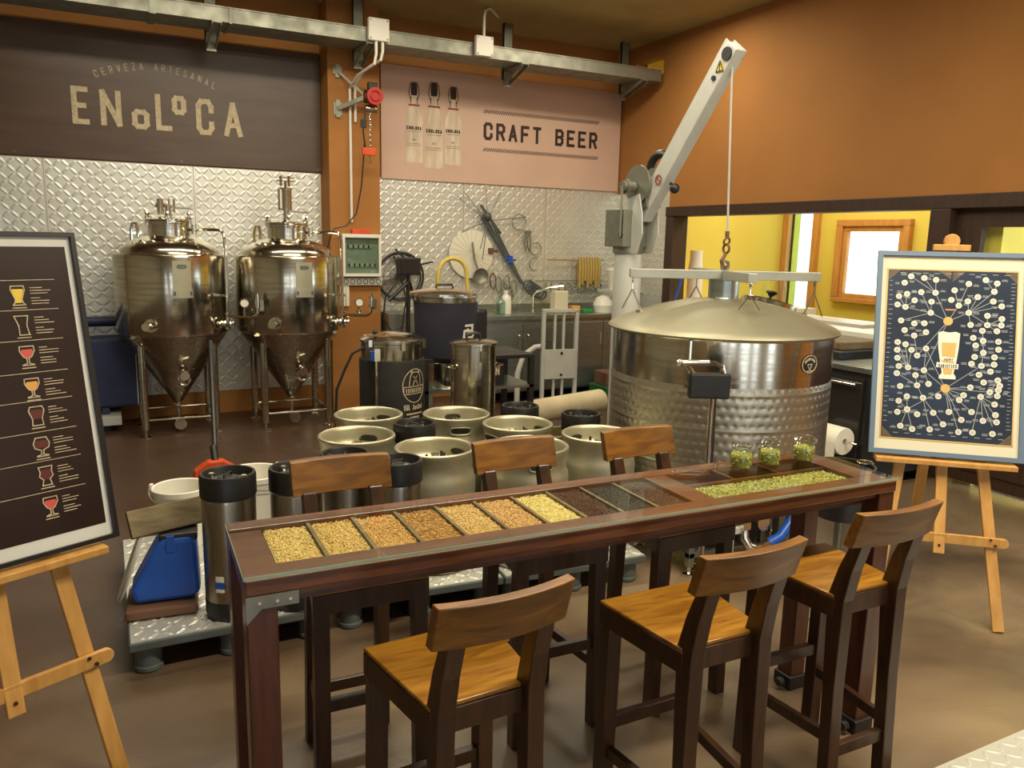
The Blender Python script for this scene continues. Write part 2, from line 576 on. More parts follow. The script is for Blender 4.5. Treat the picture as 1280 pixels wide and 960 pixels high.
def poly_fill(mb, poly, F, th=0.0015):
    n = len(poly)
    vs = [F(x, y, 0) for x, y in poly] + [F(x, y, th) for x, y in poly]
    mb.add(vs, [tuple(range(n - 1, -1, -1)), tuple(range(n, 2 * n))] + [(i, (i + 1) % n, n + (i + 1) % n, n + i) for i in range(n)])


def disc_poly(x, y, r, n=16, ry=None):
    ry = r if ry is None else ry
    return [(x + r * math.cos(2 * PI * i / n), y + ry * math.sin(2 * PI * i / n)) for i in range(n)]

# ================================================================== THE SETTING
YB = 8.08      # back wall
XR = 5.52      # right wall
ZC = 3.9       # ceiling
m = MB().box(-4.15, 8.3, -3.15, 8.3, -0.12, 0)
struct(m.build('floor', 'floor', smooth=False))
struct(MB().box(5.69, 8.3, -3.15, 3.48, 0.0005, .012).build('floor_outside', 'white_wall', smooth=False))  # pale slab under open sky, added to brighten the gap under the door
m = MB().box(-4.15, 5.67, -3.15, 8.3, ZC, ZC + 0.12).box(5.67, 8.3, 3.5, 8.3, ZC, ZC + .12)
struct(m.build('ceiling', 'ceiling', smooth=False))
wall_back = MB().box(-4.15, XR, YB, YB + 0.15, 0, ZC).build('wall_back', 'orange', smooth=False)
struct(wall_back)
wall_left = struct(MB().box(-4.15, -4.0, -3.15, YB, 0, ZC).build('wall_left', 'taupe', smooth=False))
w = MB()
w.box(XR, XR + .15, -3.15, YB + .15, 2.12, 3.54)
w.box(XR, XR + .15, -3.15, YB + .15, 3.73, ZC)
w.box(XR, XR + .15, -3.15, 7.31, 3.54, 3.73)
w.box(XR, XR + .15, 7.83, YB + .15, 3.54, 3.73)
w.box(XR, XR + .15, 6.98, YB + .15, 0, 2.12)
w.box(XR, XR + .15, 3.80, 6.98, 0, 1.02)
w.box(XR, XR + .15, -3.15, 1.55, 0, 2.12)
wall_right = struct(w.build('wall_right', 'orange', smooth=False))
w = MB()
w.box(-4.15, XR, -3.15, -3.0, 0, .05).box(-4.15, XR, -3.15, -3.0, 2.0, ZC)
for x0, x1 in ((-4.15, -2.5), (-1.5, -1.0), (-.2, .5), (1.5, 2.0), (2.5, 3.7), (4.4, 5.52)):  # unseen wall, its openings shaped to give bright strips in the steel
    w.box(x0, x1, -3.15, -3.0, .05, 2.0)
wall_front = struct(w.build('wall_front', 'taupe', smooth=False))
# pillar standing out of the back wall
pil = MB().box(1.99, 2.49, 7.78, YB, 0, ZC).build('pillar', 'orange', wall_back, smooth=False)

# dark timber frame of the hatch and the door in the right wall
fr = struct(MB().box(XR - .05, XR + .16, 1.5, 7.08, 2.02, 2.12).build('trim_1', 'dark_frame', smooth=False, bevel=.006))
fr = struct(MB().box(XR - .04, XR + .16, 6.95, 7.08, .95, 2.02).build('trim_2', 'dark_frame', smooth=False, bevel=.006))
fr = struct(MB().box(XR - .06, XR + .16, 3.77, 3.93, 0, 2.02).build('trim_3', 'dark_frame', smooth=False, bevel=.006))
fr = struct(MB().box(XR - .05, XR + .2, 3.93, 6.95, 1.0, 1.05).build('trim_4', 'white_plastic', smooth=False, bevel=.004))
door = MB().box(XR + .03, XR + .08, 1.62, 1.80, .05, 2.02).box(XR + .03, XR + .08, 3.58, 3.77, .05, 2.02) \
    .box(XR + .03, XR + .08, 1.80, 3.58, 1.89, 2.02).box(XR + .03, XR + .08, 1.80, 3.58, .05, 1.08).build('door_1', 'dark_frame', smooth=False)
struct(door)
MB().box(XR + .05, XR + .058, 1.80, 3.58, 1.08, 1.89).build('pane', 'glass', door, smooth=False)
for i, (a, b) in enumerate(((1.86, 2.66), (2.72, 3.52))):
    MB().box(XR + .018, XR + .03, a, b, .14, .98).build('panel', 'dark_frame', door, smooth=False, bevel=.01)
MB().cyl((XR + .0, 1.72, 1.02), (XR + .03, 1.72, 1.02), .012, 10).cyl((XR + .0, 1.72, 1.02), (XR + .0, 1.85, 1.02), .01, 10).build('door_handle', 'chrome', door)

# baseboard-like dark strip under the door panels
# kitchen behind the hatch
k = MB()
k.box(5.67, 8.1, 7.80, 7.95, 0, ZC)
k.box(8.0, 8.15, 6.93, 7.30, 0, ZC).box(8.0, 8.15, 7.70, 7.80, 0, ZC).box(8.0, 8.15, 3.5, 5.93, 0, ZC)
k.box(8.0, 8.15, 5.93, 6.93, 0, 1.08).box(8.0, 8.15, 5.93, 6.93, 2.06, ZC).box(8.0, 8.15, 7.30, 7.70, 2.45, ZC)
k.box(5.67, 8.0, 3.5, 3.65, 0, ZC)
struct(k.build('wall_kitchen', 'yellow', smooth=False))
win = MB()
for (y0, y1, z0, z1) in ((5.93, 6.93, 1.98, 2.06), (5.93, 6.93, 1.08, 1.14), (5.93, 6.02, 1.14, 1.98), (6.84, 6.93, 1.14, 1.98)):
    win.box(7.93, 8.04, y0, y1, z0, z1)
win = struct(win.build('window_1', 'amber', smooth=False, bevel=.008))
s = MB()
for (y0, y1, z0, z1) in ((6.02, 6.84, 1.92, 1.98), (6.02, 6.84, 1.14, 1.19), (6.02, 6.08, 1.19, 1.92), (6.78, 6.84, 1.19, 1.92)):
    s.box(7.96, 8.02, y0, y1, z0, z1)
s.build('window_sash', 'amber', win, smooth=False, bevel=.006)
MB().box(7.985, 7.992, 6.08, 6.78, 1.19, 1.92).build('pane', 'glass', win, smooth=False)
dk = MB().box(7.93, 8.05, 7.22, 7.30, 0, 2.53).box(7.93, 8.05, 7.70, 7.78, 0, 2.53).box(7.93, 8.05, 7.30, 7.70, 2.45, 2.53)
dk = struct(dk.build('door_2', 'amber', smooth=False, bevel=.006))
MB().box(7.98, 7.99, 7.30, 7.70, 0.02, 2.45).build('pane', 'teal_glass', dk, smooth=False)

# ------------------------------------------------------------------ tread-plate cladding: panels with raised bars
def tread(parent, F, u0, u1, v0, v1, pitch, L, wd, h, name='raised_tread_pattern'):
    """raised lozenge bars in a basket weave over a rectangle; F(u, v, d) -> point"""
    mb = MB()
    nu = int((u1 - u0) / pitch)
    nv = int((v1 - v0) / pitch)
    c = math.cos(PI / 4)
    for i in range(nu):
        for j in range(nv):
            cu = u0 + (i + .5) * (u1 - u0) / nu
            cv = v0 + (j + .5) * (v1 - v0) / nv
            sg = 1 if (i + j) % 2 else -1
            ax = (c, sg * c)
            ay = (-sg * c, c)
            a, b = L / 2, wd / 2
            P = []
            for (p, q, d) in ((-a, 0, 0), (-a * .5, -b, 0), (a * .5, -b, 0), (a, 0, 0), (a * .5, b, 0), (-a * .5, b, 0), (-a * .55, 0, h), (a * .55, 0, h)):
                P.append(F(cu + ax[0] * p + ay[0] * q, cv + ax[1] * p + ay[1] * q, d))
            mb.add(P, [(0, 1, 6), (1, 2, 7, 6), (2, 3, 7), (3, 4, 7), (4, 5, 6, 7), (5, 0, 6)])
    return mb.build(name, 'plate', parent, smooth=False, kind='stuff')


segs = [(-2.9, -1.65), (-1.65, -.40), (-.40, .80), (.80, 1.98), (2.50, 3.52), (3.52, 4.54), (4.54, 5.52)]
for a, b in segs:
    p = MB().box(a + .002, b - .002, YB - .006, YB, .22, 2.335).build('metal_panel', 'plate', wall_back, smooth=False)
    tread(p, lambda u, v, d: (u, YB - .006 - d, v), a + .01, b - .01, .24, 2.33, .062, .078, .030, .003)
    for x in (a + .04, b - .04):
        pass
p = MB().box(XR - .006, XR, 7.08, YB - .006, .22, 2.29).build('metal_panel', 'plate', wall_right, smooth=False)
tread(p, lambda u, v, d: (XR - .006 - d, u, v), 7.10, YB - .02, .24, 2.28, .062, .078, .030, .003)

# ------------------------------------------------------------------ the two wall signs
sg = thing('wall_sign', 'dark brown wall sign reading ENOLOCA in cream letters, left of the pillar', 'sign', (0, YB, 0))
MB().box(-1.3, 1.985, -.03, -.008, 2.345, 3.44).build('sign_board', 'sign_brown', sg, smooth=False, bevel=.002)
FW = lambda u, v, d: (u, -.031 - d, v)
t = MB()
for ch, x0, x1, z0, z1 in (('E', -.151, -.017, 2.632, 2.944), ('N', .068, .233, 2.633, 2.938), ('O', .314, .455, 2.628, 2.795), ('L', .507, .642, 2.63, 2.943),
                           ('O', .645, .765, 2.778, 2.941), ('C', .845, .998, 2.62, 2.935), ('A', 1.084, 1.248, 2.62, 2.931)):
    t = MB()
    glyph(t, ch, x0, z0, x1 - x0, z1 - z0, .044, FW)
    t.build('letter', 'cream', sg, smooth=False)
t = MB()
word = 'CERVEZA ARTESANAL'
for i, ch in enumerate(word):
    if ch == ' ':
        continue
    a = (i / (len(word) - 1) - .5)
    cx = .53 + a * .96
    cz = 3.165 - .42 * a * a
    th = -a * .75
    ct, st = math.cos(th), math.sin(th)
    glyph(t, ch, -.014, -.03, .028, .06, .006, lambda u, v, d, cx=cx, cz=cz, ct=ct, st=st: (cx + u * ct - v * st, -.031 - d, cz + u * st + v * ct))
t.build('arc_lettering', 'cream', sg, smooth=False)
t = MB()
for x in (-.6, .7, 1.95):
    for z in (2.37, 3.41):
        t.cyl((x, -.036, z), (x, -.03, z), .011, 10)
t.build('screws', 'chrome', sg)

sg = thing('wall_sign', 'pale pink wall sign reading CRAFT BEER beside three swing-top bottles', 'sign', (0, YB, 0))
MB().box(2.595, 5.50, -.03, -.008, 2.325, 3.44).build('sign_board', 'sign_pink', sg, smooth=False, bevel=.002)
x = 3.735
for ch in 'CRAFT BEER':
    if ch != ' ':
        t = MB()
        glyph(t, ch, x, 2.788, .108, .182, .032, FW)
        t.build('letter', 'darkprint', sg, smooth=False)
    x += .1502 if ch != ' ' else .137
t = MB()
for z in (3.066, 2.672):
    for i in range(56):
        x = 3.735 + i * .0262
        strokes(t, [[(x, z), (x + .02, z + .03)]], .010, FW)
t.build('hatched_rules', 'darkprint', sg, smooth=False)


def printed_bottle(x, z0, s):
    F = lambda u, v, d: (x + u * s, -.031 - d, z0 + v * s)
    half = [(.0, 0), (.09, 0), (.102, .012), (.102, .42), (.095, .47), (.06, .56), (.042, .60), (.036, .66), (.036, .72), (0, .72)]
    poly = [(a, b) for a, b in half] + [(-a, b) for a, b in half[::-1][1:-1]]
    b = MB()
    poly_fill(b, poly, F, .001)
    b.build('printed_bottle', 'bottleprint', sg, smooth=False)
    F2 = lambda u, v, d: (x + u * s, -.0325 - d, z0 + v * s)
    b = MB()
    poly_fill(b, [(-.03, .70), (.03, .70), (.036, .73), (.036, .81), (.02, .835), (-.02, .835), (-.036, .81), (-.036, .73)], F2)
    strokes(b, [[(-.04, .66), (-.06, .72), (-.05, .80), (-.03, .84)], [(.04, .66), (.06, .72), (.05, .80), (.03, .84)], [(-.035, .68), (-.035, .62)], [(.035, .68), (.035, .62)]], .007, F2)
    text(b, 'ENOLOCA', -.085, .345, .17, .036, .008, F2)
    text(b, 'III', -.02, .23, .04, .022, .004, F2)
    for zz in (.325, .20, .18):
        strokes(b, [[(-.08, zz), (.08, zz)]], .0025, F2)
    b.build('bottle_print_details', 'darkprint', sg, smooth=False)
    b = MB()
    strokes(b, [[(-.055, .60), (.055, .60)]], .018, F2)
    b.build('red_band', 'redprint', sg, smooth=False)


printed_bottle(2.945, 2.50, .95)
printed_bottle(3.38, 2.50, .95)
printed_bottle(3.165, 2.455, 1.03)

# ------------------------------------------------------------------ cable tray with brackets, junction boxes, conduits
tr = thing('cable_tray', 'long grey steel cable tray running under the ceiling', 'cable tray', (0, 7.24, 3.432))
t = MB().box(-3.9, 5.44, 0, .36, 0, .008)
t.box(-3.9, 5.44, 0, .006, .008, .115).box(-3.9, 5.44, .354, .36, .008, .115)
t.box(-3.9, 5.44, -.008, .012, .108, .118)
t.build('trough', 'grey_metal', tr, smooth=False)
for x in (.95, 3.79, 5.22, -1.4, 2.24):
    b = MB().box(x - .05, x + .05, .365, .385, -.10, .445)
    b.box(x - .05, x - .044, .365, .42, -.10, .445).box(x + .044, x + .05, .365, .42, -.10, .445)
    b.build('hanger_strut', 'grey_metal', tr, smooth=False)
    b = MB().box(x - .04, x + .04, -.02, .40, -.014, -.002)
    b.beam((x - .035, -.01, -.012), (x - .035, .39, -.13), .008, .035).beam((x + .035, -.01, -.012), (x + .035, .39, -.13), .008, .035)
    b.box(x - .04, x + .04, .38, .39, -.16, -.01)
    b.build('support_arm', 'grey_metal', tr, smooth=False)
for x0, x1 in ((.45, .5), (1.05, 1.07)):
    MB().box(x0, x1, -.01, .37, -.01, .12).build('joint_plate', 'grey_metal', tr, smooth=False)


def junction_box(x, y, z, s, label, pipes):
    j = thing('junction_box', label, 'electrical box', (x, y, z))
    MB().box(-s, s, -.05, 0, -s, s).build('housing', 'white_plastic', j, smooth=False, bevel=.008)
    q = MB()
    for a in (-1, 1):
        for b in (-1, 1):
            q.cyl((a * s * .8, -.055, b * s * .8), (a * s * .8, -.05, b * s * .8), .008, 8)
    q.build('cover_screws', 'grey_metal', j)
    for pts in pipes:
        MB().tube(pts, .013, 10).build('conduit', 'white_plastic', j)
    return j


junction_box(2.30, 7.22, 3.53, .095, 'white square junction box on the cable tray above the pillar', [
    [(-.02, -.02, -.09), (-.02, -.02, -.2), (-.03, 0, -.28), (-.10, .3, -.34), (-.105, .54, -.42), (-.105, .535, -1.66)],
    [(.04, -.02, -.09), (.04, -.02, -.17), (.03, .0, -.24), (-.05, .3, -.30), (-.055, .54, -.40), (-.055, .535, -.72)]])
junction_box(3.33, 7.22, 3.52, .09, 'white square junction box on the cable tray above the pink sign', [
    [(.0, -.02, .09), (.0, -.02, .26), (.02, 0, .32), (.08, .05, .36), (.12, .1, .375), (.3, .3, .375)]])

# ------------------------------------------------------------------ distribution board, sockets, hoist on the pillar
eb = thing('fuse_box', 'white electrical fuse box with smoked window on the orange pillar', 'fuse box', (2.272, 7.78, 1.345))
t = MB().box(-.195, .195, -.012, 0, 0, .41).box(-.195, -.168, -.11, -.012, 0, .41).box(.168, .195, -.11, -.012, 0, .41)
t.box(-.168, .168, -.11, -.012, 0, .03).box(-.168, .168, -.11, -.012, .375, .41)
t.build('housing', 'white_plastic', eb, smooth=False, bevel=.004)
MB().box(-.168, .168, -.055, -.05, .03, .375).build('inner_panel', 'breaker_back', eb, smooth=False)
for z, n, off in ((.29, 14, 0), (.11, 16, .01)):
    for i in range(n):
        MB().box(-.135 + off + i * .0172, -.121 + off + i * .0172, -.07, -.055, z - .015, z + .015).build('breaker', 'white_plastic' if i % 3 else 'black', eb, smooth=False)
MB().box(-.165, .165, -.116, -.110, .033, .372).build('window_door', 'breaker_glass', eb, smooth=False)
so = thing('socket_strip', 'white strip of wall sockets below the fuse box', 'socket', (2.29, 7.78, 1.255))
MB().box(-.2, .2, -.045, 0, 0, .075).build('housing', 'white_plastic', so, smooth=False, bevel=.006)
for i in range(6):
    MB().torus((-.165 + i * .066, -.046, .037), .022, .004, (0, 1, 0), 18, 6).cyl((-.165 + i * .066, -.047, .037), (-.165 + i * .066, -.044, .037), .004, 8).build('socket', 'grey_plastic', so)
tg = MB().box(-.08, .1, -.06, 0, 0, .045).build('cable_box', 'orange_plastic', None, smooth=False, bevel=.006)
tg.location = (2.27, 7.78, 1.757)
tag(tg, 'small orange box lying on top of the fuse box', 'box')
tw = MB()
for i in range(5):
    tw.box(-.05 + i * .018, -.032 + i * .018, -.02 - (i % 2) * .012, -.008 - (i % 2) * .012, -.20, 0)
tw = tw.build('cloth', 'paper', None, bevel=.004)
tw.location = (2.12, 7.77, 1.25)
tag(tw, 'pale cloth hanging under the sockets on the pillar', 'cloth')
cb = MB().tube([(2.30, 7.66, 2.60), (2.29, 7.66, 2.45), (2.27, 7.67, 2.2), (2.22, 7.68, 1.95), (2.12, 7.69, 1.83), (2.0, 7.69, 1.80), (1.96, 7.7, 1.70), (1.94, 7.72, 1.60)], .007, 6).build('power_cable', 'black')
tag(cb, 'thin black cable hanging from the hoist down the pillar', 'cable')

ho = thing('chain_hoist', 'small red and black chain hoist on a grey bracket on the pillar', 'hoist', (2.28, 7.78, 2.98))
MB().box(-.22, -.18, -.02, 0, .22, .34).box(-.24, -.16, -.012, 0, .25, .32).box(-.22, -.18, -.02, 0, -.14, .02).box(-.24, -.16, -.012, 0, -.12, .0).build('wall_plate', 'grey_metal', ho, smooth=False)
MB().beam((-.2, -.02, .28), (.02, -.16, .06), .022, .022).beam((-.2, -.02, -.06), (.06, -.2, .06), .03, .04).build('bracket_arm', 'grey_metal', ho, smooth=False)
MB().cyl((.0, -.22, .04), (.12, -.22, .04), .06, 24).build('motor', 'black', ho)
MB().cyl((.075, -.31, .04), (.075, -.22, .04), .078, 24).torus((.075, -.315, .04), .045, .008, (0, 1, 0), 20, 6).build('red_cover', 'red', ho)
MB().box(.03, .12, -.25, -.19, .11, .17).build('switch_box', 'black', ho, smooth=False, bevel=.006)
MB().cyl((.0, -.22, -.07), (.11, -.22, -.07), .04, 16).build('drum', 'steel', ho)
ch = MB()
for i in range(13):
    z = -.12 - i * .024
    pts = [(.05 + (.009 * math.cos(a) if i % 2 else 0), -.22 + (0 if i % 2 else .009 * math.cos(a)), z + .016 * math.sin(a)) for a in [2 * PI * q / 8 for q in range(8)]]
    ch.tube(pts, .0035, 5, closed=True)
ch.build('chain', 'chrome', ho)
MB().box(-.03, .10, -.235, -.205, -.49, -.42).build('orange_weight', 'orange_plastic', ho, smooth=False, bevel=.006)
MB().tube([(.045, -.22, -.49), (.045, -.22, -.52), (.055, -.22, -.545), (.045, -.22, -.565), (.035, -.22, -.55)], .006, 8).build('hook', 'chrome', ho)
MB().tube([(.0, -.22, -.1), (-.01, -.22, -.2), (-.02, -.22, -.27), (0, -.22, -.42)], .008, 6).box(-.04, .01, -.235, -.205, -.24, -.17).build('control_lead', 'black', ho)

# ================================================================== CONICAL FERMENTERS
def valve(mb, c, ax, r=.022, L=.09):
    """small tri-clamp valve along ax with a lever"""
    c = Vector(c)
    a = Vector(ax).normalized()
    mb.cyl(c, c + a * L, r * .7, 12)
    for t in (.0, .45, .95):
        mb.cyl(c + a * (L * t), c + a * (L * t + .008), r * 1.3, 14)
    mb.sphere(c + a * L * .7, r * 1.1, 10)
    up = Vector((0, 0, 1)) if abs(a.z) < .8 else Vector((1, 0, 0))
    s = a.cross(up).normalized()
    mb.beam(c + a * L * .7 + up * r, c + a * L * .7 + up * r * 1.6 - s * .08, .012, .006)
    mb.tube([c + a * L * .75 + up * r * 1.2, c + a * L * .75 + up * .06], .005, 6)


def fermenter(loc, label, sight, rz):
    f = thing('fermenter', label, 'fermenter', loc, rz, 'conical fermenters')
    MB().lathe([(.0, .23), (.03, .23), (.035, .25), (.43, .855), (.438, .875)], 72).build('cone', 'steel_cone', f)
    MB().lathe([(.438, .868), (.452, .878), (.457, .89), (.457, 1.525), (.452, 1.545), (.41, 1.552), (.395, 1.55)], 96).build('shell', 'steel', f)
    MB().lathe([(.398, 1.548), (.392, 1.58), (.37, 1.61), (.32, 1.645), (.24, 1.68), (.172, 1.70)], 72).build('dome', 'steel', f)
    MB().lathe([(.172, 1.695), (.172, 1.80), (.188, 1.802), (.19, 1.815), (.188, 1.826), (.175, 1.83)], 48).build('manway_neck', 'steel', f)
    t = MB().lathe([(.186, 1.828), (.186, 1.838), (.16, 1.848), (.08, 1.862), (0, 1.866)], 48)
    l = t.build('manway_lid', 'steel', f)
    c = MB()
    for k in range(6):
        a = 2 * PI * k / 6 + .4
        x, y = math.cos(a) * .19, math.sin(a) * .19
        c.cyl((x, y, 1.79), (x, y, 1.88), .008, 8)
        c.sphere((x, y, 1.888), .016, 8)
        c.tube([(x * .85, y * .85, 1.85), (x * 1.08, y * 1.08, 1.85)], .008, 6)
    c.build('lid_clamp', 'chrome', f)
    v = MB().cyl((0, 0, 1.86), (0, 0, 1.95), .025, 14)
    for z in (1.87, 1.91, 1.95):
        v.cyl((0, 0, z), (0, 0, z + .01), .038, 14)
    if sight:
        v.cyl((-.06, 0, 1.95), (-.06, 0, 2.13), .01, 8).cyl((.04, 0, 1.95), (.04, 0, 2.13), .012, 8)
        v.cyl((0, 0, 1.96), (0, 0, 2.13), .036, 20).cyl((0, 0, 2.13), (0, 0, 2.145), .062, 20).cyl((0, 0, 1.95), (0, 0, 1.965), .055, 20)
        v.cyl((0, 0, 2.14), (0, 0, 2.20), .012, 10).beam((-.08, 0, 2.205), (.085, 0, 2.205), .012, .012).beam((-.06, 0, 2.235), (.08, 0, 2.235), .01, .01)
        v.cyl((-.04, 0, 2.16), (-.04, 0, 2.25), .012, 8).cyl((.03, 0, 2.16), (.03, 0, 2.25), .012, 8)
    else:
        v.cyl((-.06, 0, 1.88), (-.06, 0, 2.01), .028, 14).cyl((-.1, 0, 1.955), (-.02, 0, 1.955), .016, 10)
        v.cyl((.01, 0, 1.93), (.01, 0, 2.01), .009, 8).cyl((.05, 0, 1.9), (.05, 0, 2.01), .009, 8)
    v.beam((.02, 0, 1.94), (.20, -.01, 1.93), .014, .016)
    v.build('top_valve', 'chrome', f)
    MB().tube([(-.30, -.1, 1.66), (-.30, -.1, 1.74), (-.285, -.1, 1.80), (-.26, -.1, 1.80), (-.25, -.1, 1.74), (-.25, -.1, 1.69)], .014, 8).beam((-.33, -.1, 1.72), (-.22, -.1, 1.72), .012, .02).build('lifting_eye', 'chrome', f)
    # name plate curved on the shell
    a0 = -PI / 2 + .10
    P = MB()
    for (w, z0, z1, th, mt) in ((.14, 1.26, 1.50, .012, 0), (.15, 1.20, 1.27, .02, 0)):
        n = 6
        vs = []
        for i in range(n + 1):
            a = a0 + (i / n - .5) * w / .457
            for rr in (.457, .457 + th):
                for z in (z0, z1):
                    vs.append((rr * math.cos(a), rr * math.sin(a), z))
        fs = []
        for i in range(n):
            q = i * 4
            fs += [(q + 2, q + 6, q + 7, q + 3), (q, q + 4, q + 6, q + 2), (q + 1, q + 3, q + 7, q + 5)]
        fs += [(0, 2, 3, 1), (n * 4, n * 4 + 1, n * 4 + 3, n * 4 + 2)]
        P.add(vs, fs)
    pl = P.build('name_plate', 'keg', f, smooth=False)
    FC = lambda u, v, d: ((.4695 + d) * math.cos(a0 + u / .457), (.4695 + d) * math.sin(a0 + u / .457), v)
    q = MB()
    strokes(q, [[(-.035, 1.455), (-.025, 1.468), (.025, 1.468), (.035, 1.455), (.025, 1.442), (-.025, 1.442), (-.035, 1.455)]], .008, FC)
    strokes(q, [[(-.022, 1.455), (.022, 1.455)]], .010, FC)
    FD = lambda u, v, d: ((.4775 + d) * math.cos(a0 + u / .457), (.4775 + d) * math.sin(a0 + u / .457), v)
    strokes(q, [[(-.055, 1.236), (.055, 1.236)]], .034, FD)
    q.build('plate_print', 'grey_plastic', pl, smooth=False)
    # legs
    for sx in (-1, 1):
        for sy in (-1, 1):
            x, y = sx * .285, sy * .265
            L = MB().cyl((x, y, .07), (x, y, .80), .032, 18).sphere((x, y, .80), .032, 14)
            L.beam((x, y, .80), (x * 1.18, y * 1.18, .875), .05, .05)
            lg = L.build('leg', 'steel', f)
            MB().cyl((x, y, .012), (x, y, .075), .011, 10).lathe([(0, 0), (.055, 0), (.055, .008), (.015, .02), (0, .02)], 20, (x, y, 0)).build('foot', 'chrome', lg)
    for a, b in (((-.285, -.265), (.285, -.265)), ((-.285, .265), (.285, .265)), ((-.285, -.265), (-.285, .265)), ((.285, -.265), (.285, .265))):
        MB().cyl((a[0], a[1], .15), (b[0], b[1], .15), .011, 10).build('crossbar', 'steel', f)
    # ports
    for an, z in ((-PI / 2 - .46, .97), (-PI / 2 + .80, .97)):
        q = MB()
        d = Vector((math.cos(an), math.sin(an), 0))
        q.lathe([(.06, -.02), (.055, .01), (.0, .012)], 24, d * .457 + Vector((0, 0, z)), d)
        valve(q, d * .46 + Vector((0, 0, z)), d, .026, .10)
        q.build('sample_valve', 'chrome', f)
    q = MB()
    d = Vector((.02, -1, 0)).normalized()
    valve(q, d * .26 + Vector((.03, 0, .56)), Vector((0, -1, -.2)), .03, .13)
    q.torus((.03, -.36, .50), .045, .012, (0, 1, 0), 18, 8)
    q.cyl((.03, -.24, .58), (.03, -.24, .46), .02, 10)
    q.build('racking_valve', 'chrome', f)
    q = MB().cyl((0, 0, .08), (0, 0, .24), .02, 12).cyl((0, 0, .225), (0, 0, .24), .04, 16).cyl((0, -.005, .09), (0, -.14, .075), .024, 14)
    q.lathe([(0, 0), (.05, 0), (.05, .02), (0, .02)], 20, (0, -.145, .075), (0, -1, 0)).beam((-.09, -.12, .115), (.02, -.12, .115), .012, .01)
    q.build('drain_valve', 'chrome', f)
    # side pipe with gauge
    q = MB().tube([(.16, -.06, 1.755), (.33, -.30, 1.76), (.375, -.36, 1.755), (.395, -.375, 1.73), (.40, -.375, 1.68), (.40, -.375, .94)], .013, 10)
    q.cyl((.19, -.10, 1.72), (.19, -.10, 1.80), .022, 12).cyl((.40, -.375, .92), (.40, -.375, 1.03), .022, 12)
    for z in (1.20, 1.05, .93):
        q.cyl((.40, -.375, z), (.40, -.375, z + .014), .027, 14)
    q.beam((.32, -.30, 1.21), (.42, -.39, 1.21), .01, .02)
    valve(q, (.34, -.35, .96), (1, -.3, .1), .022, .12)
    q.build('side_pipe', 'chrome', f)
    q = MB().tube([(.40, -.375, 1.03), (.58, -.47, 1.03), (.61, -.485, 1.04), (.63, -.495, 1.07), (.635, -.495, 1.23)], .013, 10)
    q.cyl((.635, -.495, 1.11), (.635, -.495, 1.21), .026, 14).cyl((.53, -.445, 1.03), (.53, -.445, 1.11), .010, 8).cyl((.53, -.445, 1.06), (.53, -.445, 1.08), .02, 10).box(.645, .68, -.515, -.475, 1.09, 1.18)
    q.build('branch_pipe', 'chrome', f)
    g = MB().cyl((.53, -.46, 1.15), (.53, -.43, 1.15), .037, 24).torus((.53, -.462, 1.15), .036, .005, (0, 1, 0), 24, 6).build('pressure_gauge', 'chrome', f)
    d = MB().cyl((.53, -.463, 1.15), (.53, -.4605, 1.15), .032, 24).build('dial', 'white_plastic', g)
    return f


fermenter((.53, 7.53, 0), 'left steel conical fermenter, shorter valve on its lid, behind the left display board', False, 0)
fermenter((1.505, 7.44, 0), 'right steel conical fermenter with a tall sight tube on its lid, beside the pillar', True, 0)

# ================================================================== BREW KETTLE (mash tun) + spreader beam + crane
TC = Vector((3.1, 3.45, 0))
tk = thing('brew_kettle', 'large round stainless brewing kettle with dimpled jacket and shallow domed lid', 'kettle', TC)
t = MB().lathe([(0, .36), (.56, .36), (.597, .38), (.603, .41)], 96)
t.lathe([(.603, 1.02), (.603, 1.25), (.612, 1.262)], 128)
t.build('polished_shell', 'steel', tk)
# dimpled jacket: real relief
N, K = 432, 150
vs = []
z0, z1 = .41, 1.02
zi = np.linspace(z0, z1, K)
ai = np.arange(N) / N * 2 * PI
A, Z = np.meshgrid(ai, zi)
pz = .046
rows = np.round(Z / pz)
na = 82
sh = (rows % 2) * .5
uu = A / (2 * PI) * na + sh
du = (uu - np.round(uu)) * (2 * PI * .605 / na)
dz = Z - rows * pz
dim = np.exp(-(du ** 2 + dz ** 2) / (2 * .0072 ** 2))
seam = np.zeros_like(Z)
for s in (.60, .80, .985):
    seam += np.exp(-((Z - s) / .006) ** 2)
rr = .606 + .004 * np.abs(np.sin(Z / pz * PI)) * 0 - .0045 * dim * (seam < .2) + .002 * seam
edge = np.minimum((Z - z0), (z1 - Z))
rr = np.where(edge < .006, .603, rr)
X = rr * np.cos(A)
Y = rr * np.sin(A)
vs = np.stack([X, Y, Z], -1).reshape(-1, 3)
idx = np.arange(K * N).reshape(K, N)
a = idx[:-1]
b = idx[1:]
fs = np.stack([a, np.roll(a, -1, 1), np.roll(b, -1, 1), b], -1).reshape(-1, 4)
jk = MB()
jk.v = [tuple(p) for p in vs.tolist()]
jk.f = [tuple(p) for p in fs.tolist()]
jk.build('dimpled_jacket', 'jacket', tk, sharp=80)
lid = MB().lathe([(.60, 1.262), (.628, 1.258), (.634, 1.268), (.625, 1.28), (.60, 1.295), (.5, 1.335), (.35, 1.385), (.2, 1.42), (.07, 1.432), (0, 1.433)], 96).build('lid', 'kettle_lid', tk)
MB().lathe([(.083, 1.40), (.083, 1.53), (.087, 1.533), (.087, 1.54), (.076, 1.54), (.076, 1.44), (0, 1.44)], 36).cyl((-.10, -.05, 1.43), (-.03, -.07, 1.43), .012, 8).build('chimney', 'bench', lid)
mc = Vector((.33, -.02, 1.395))
nrm = Vector((.28, 0, 1)).normalized()
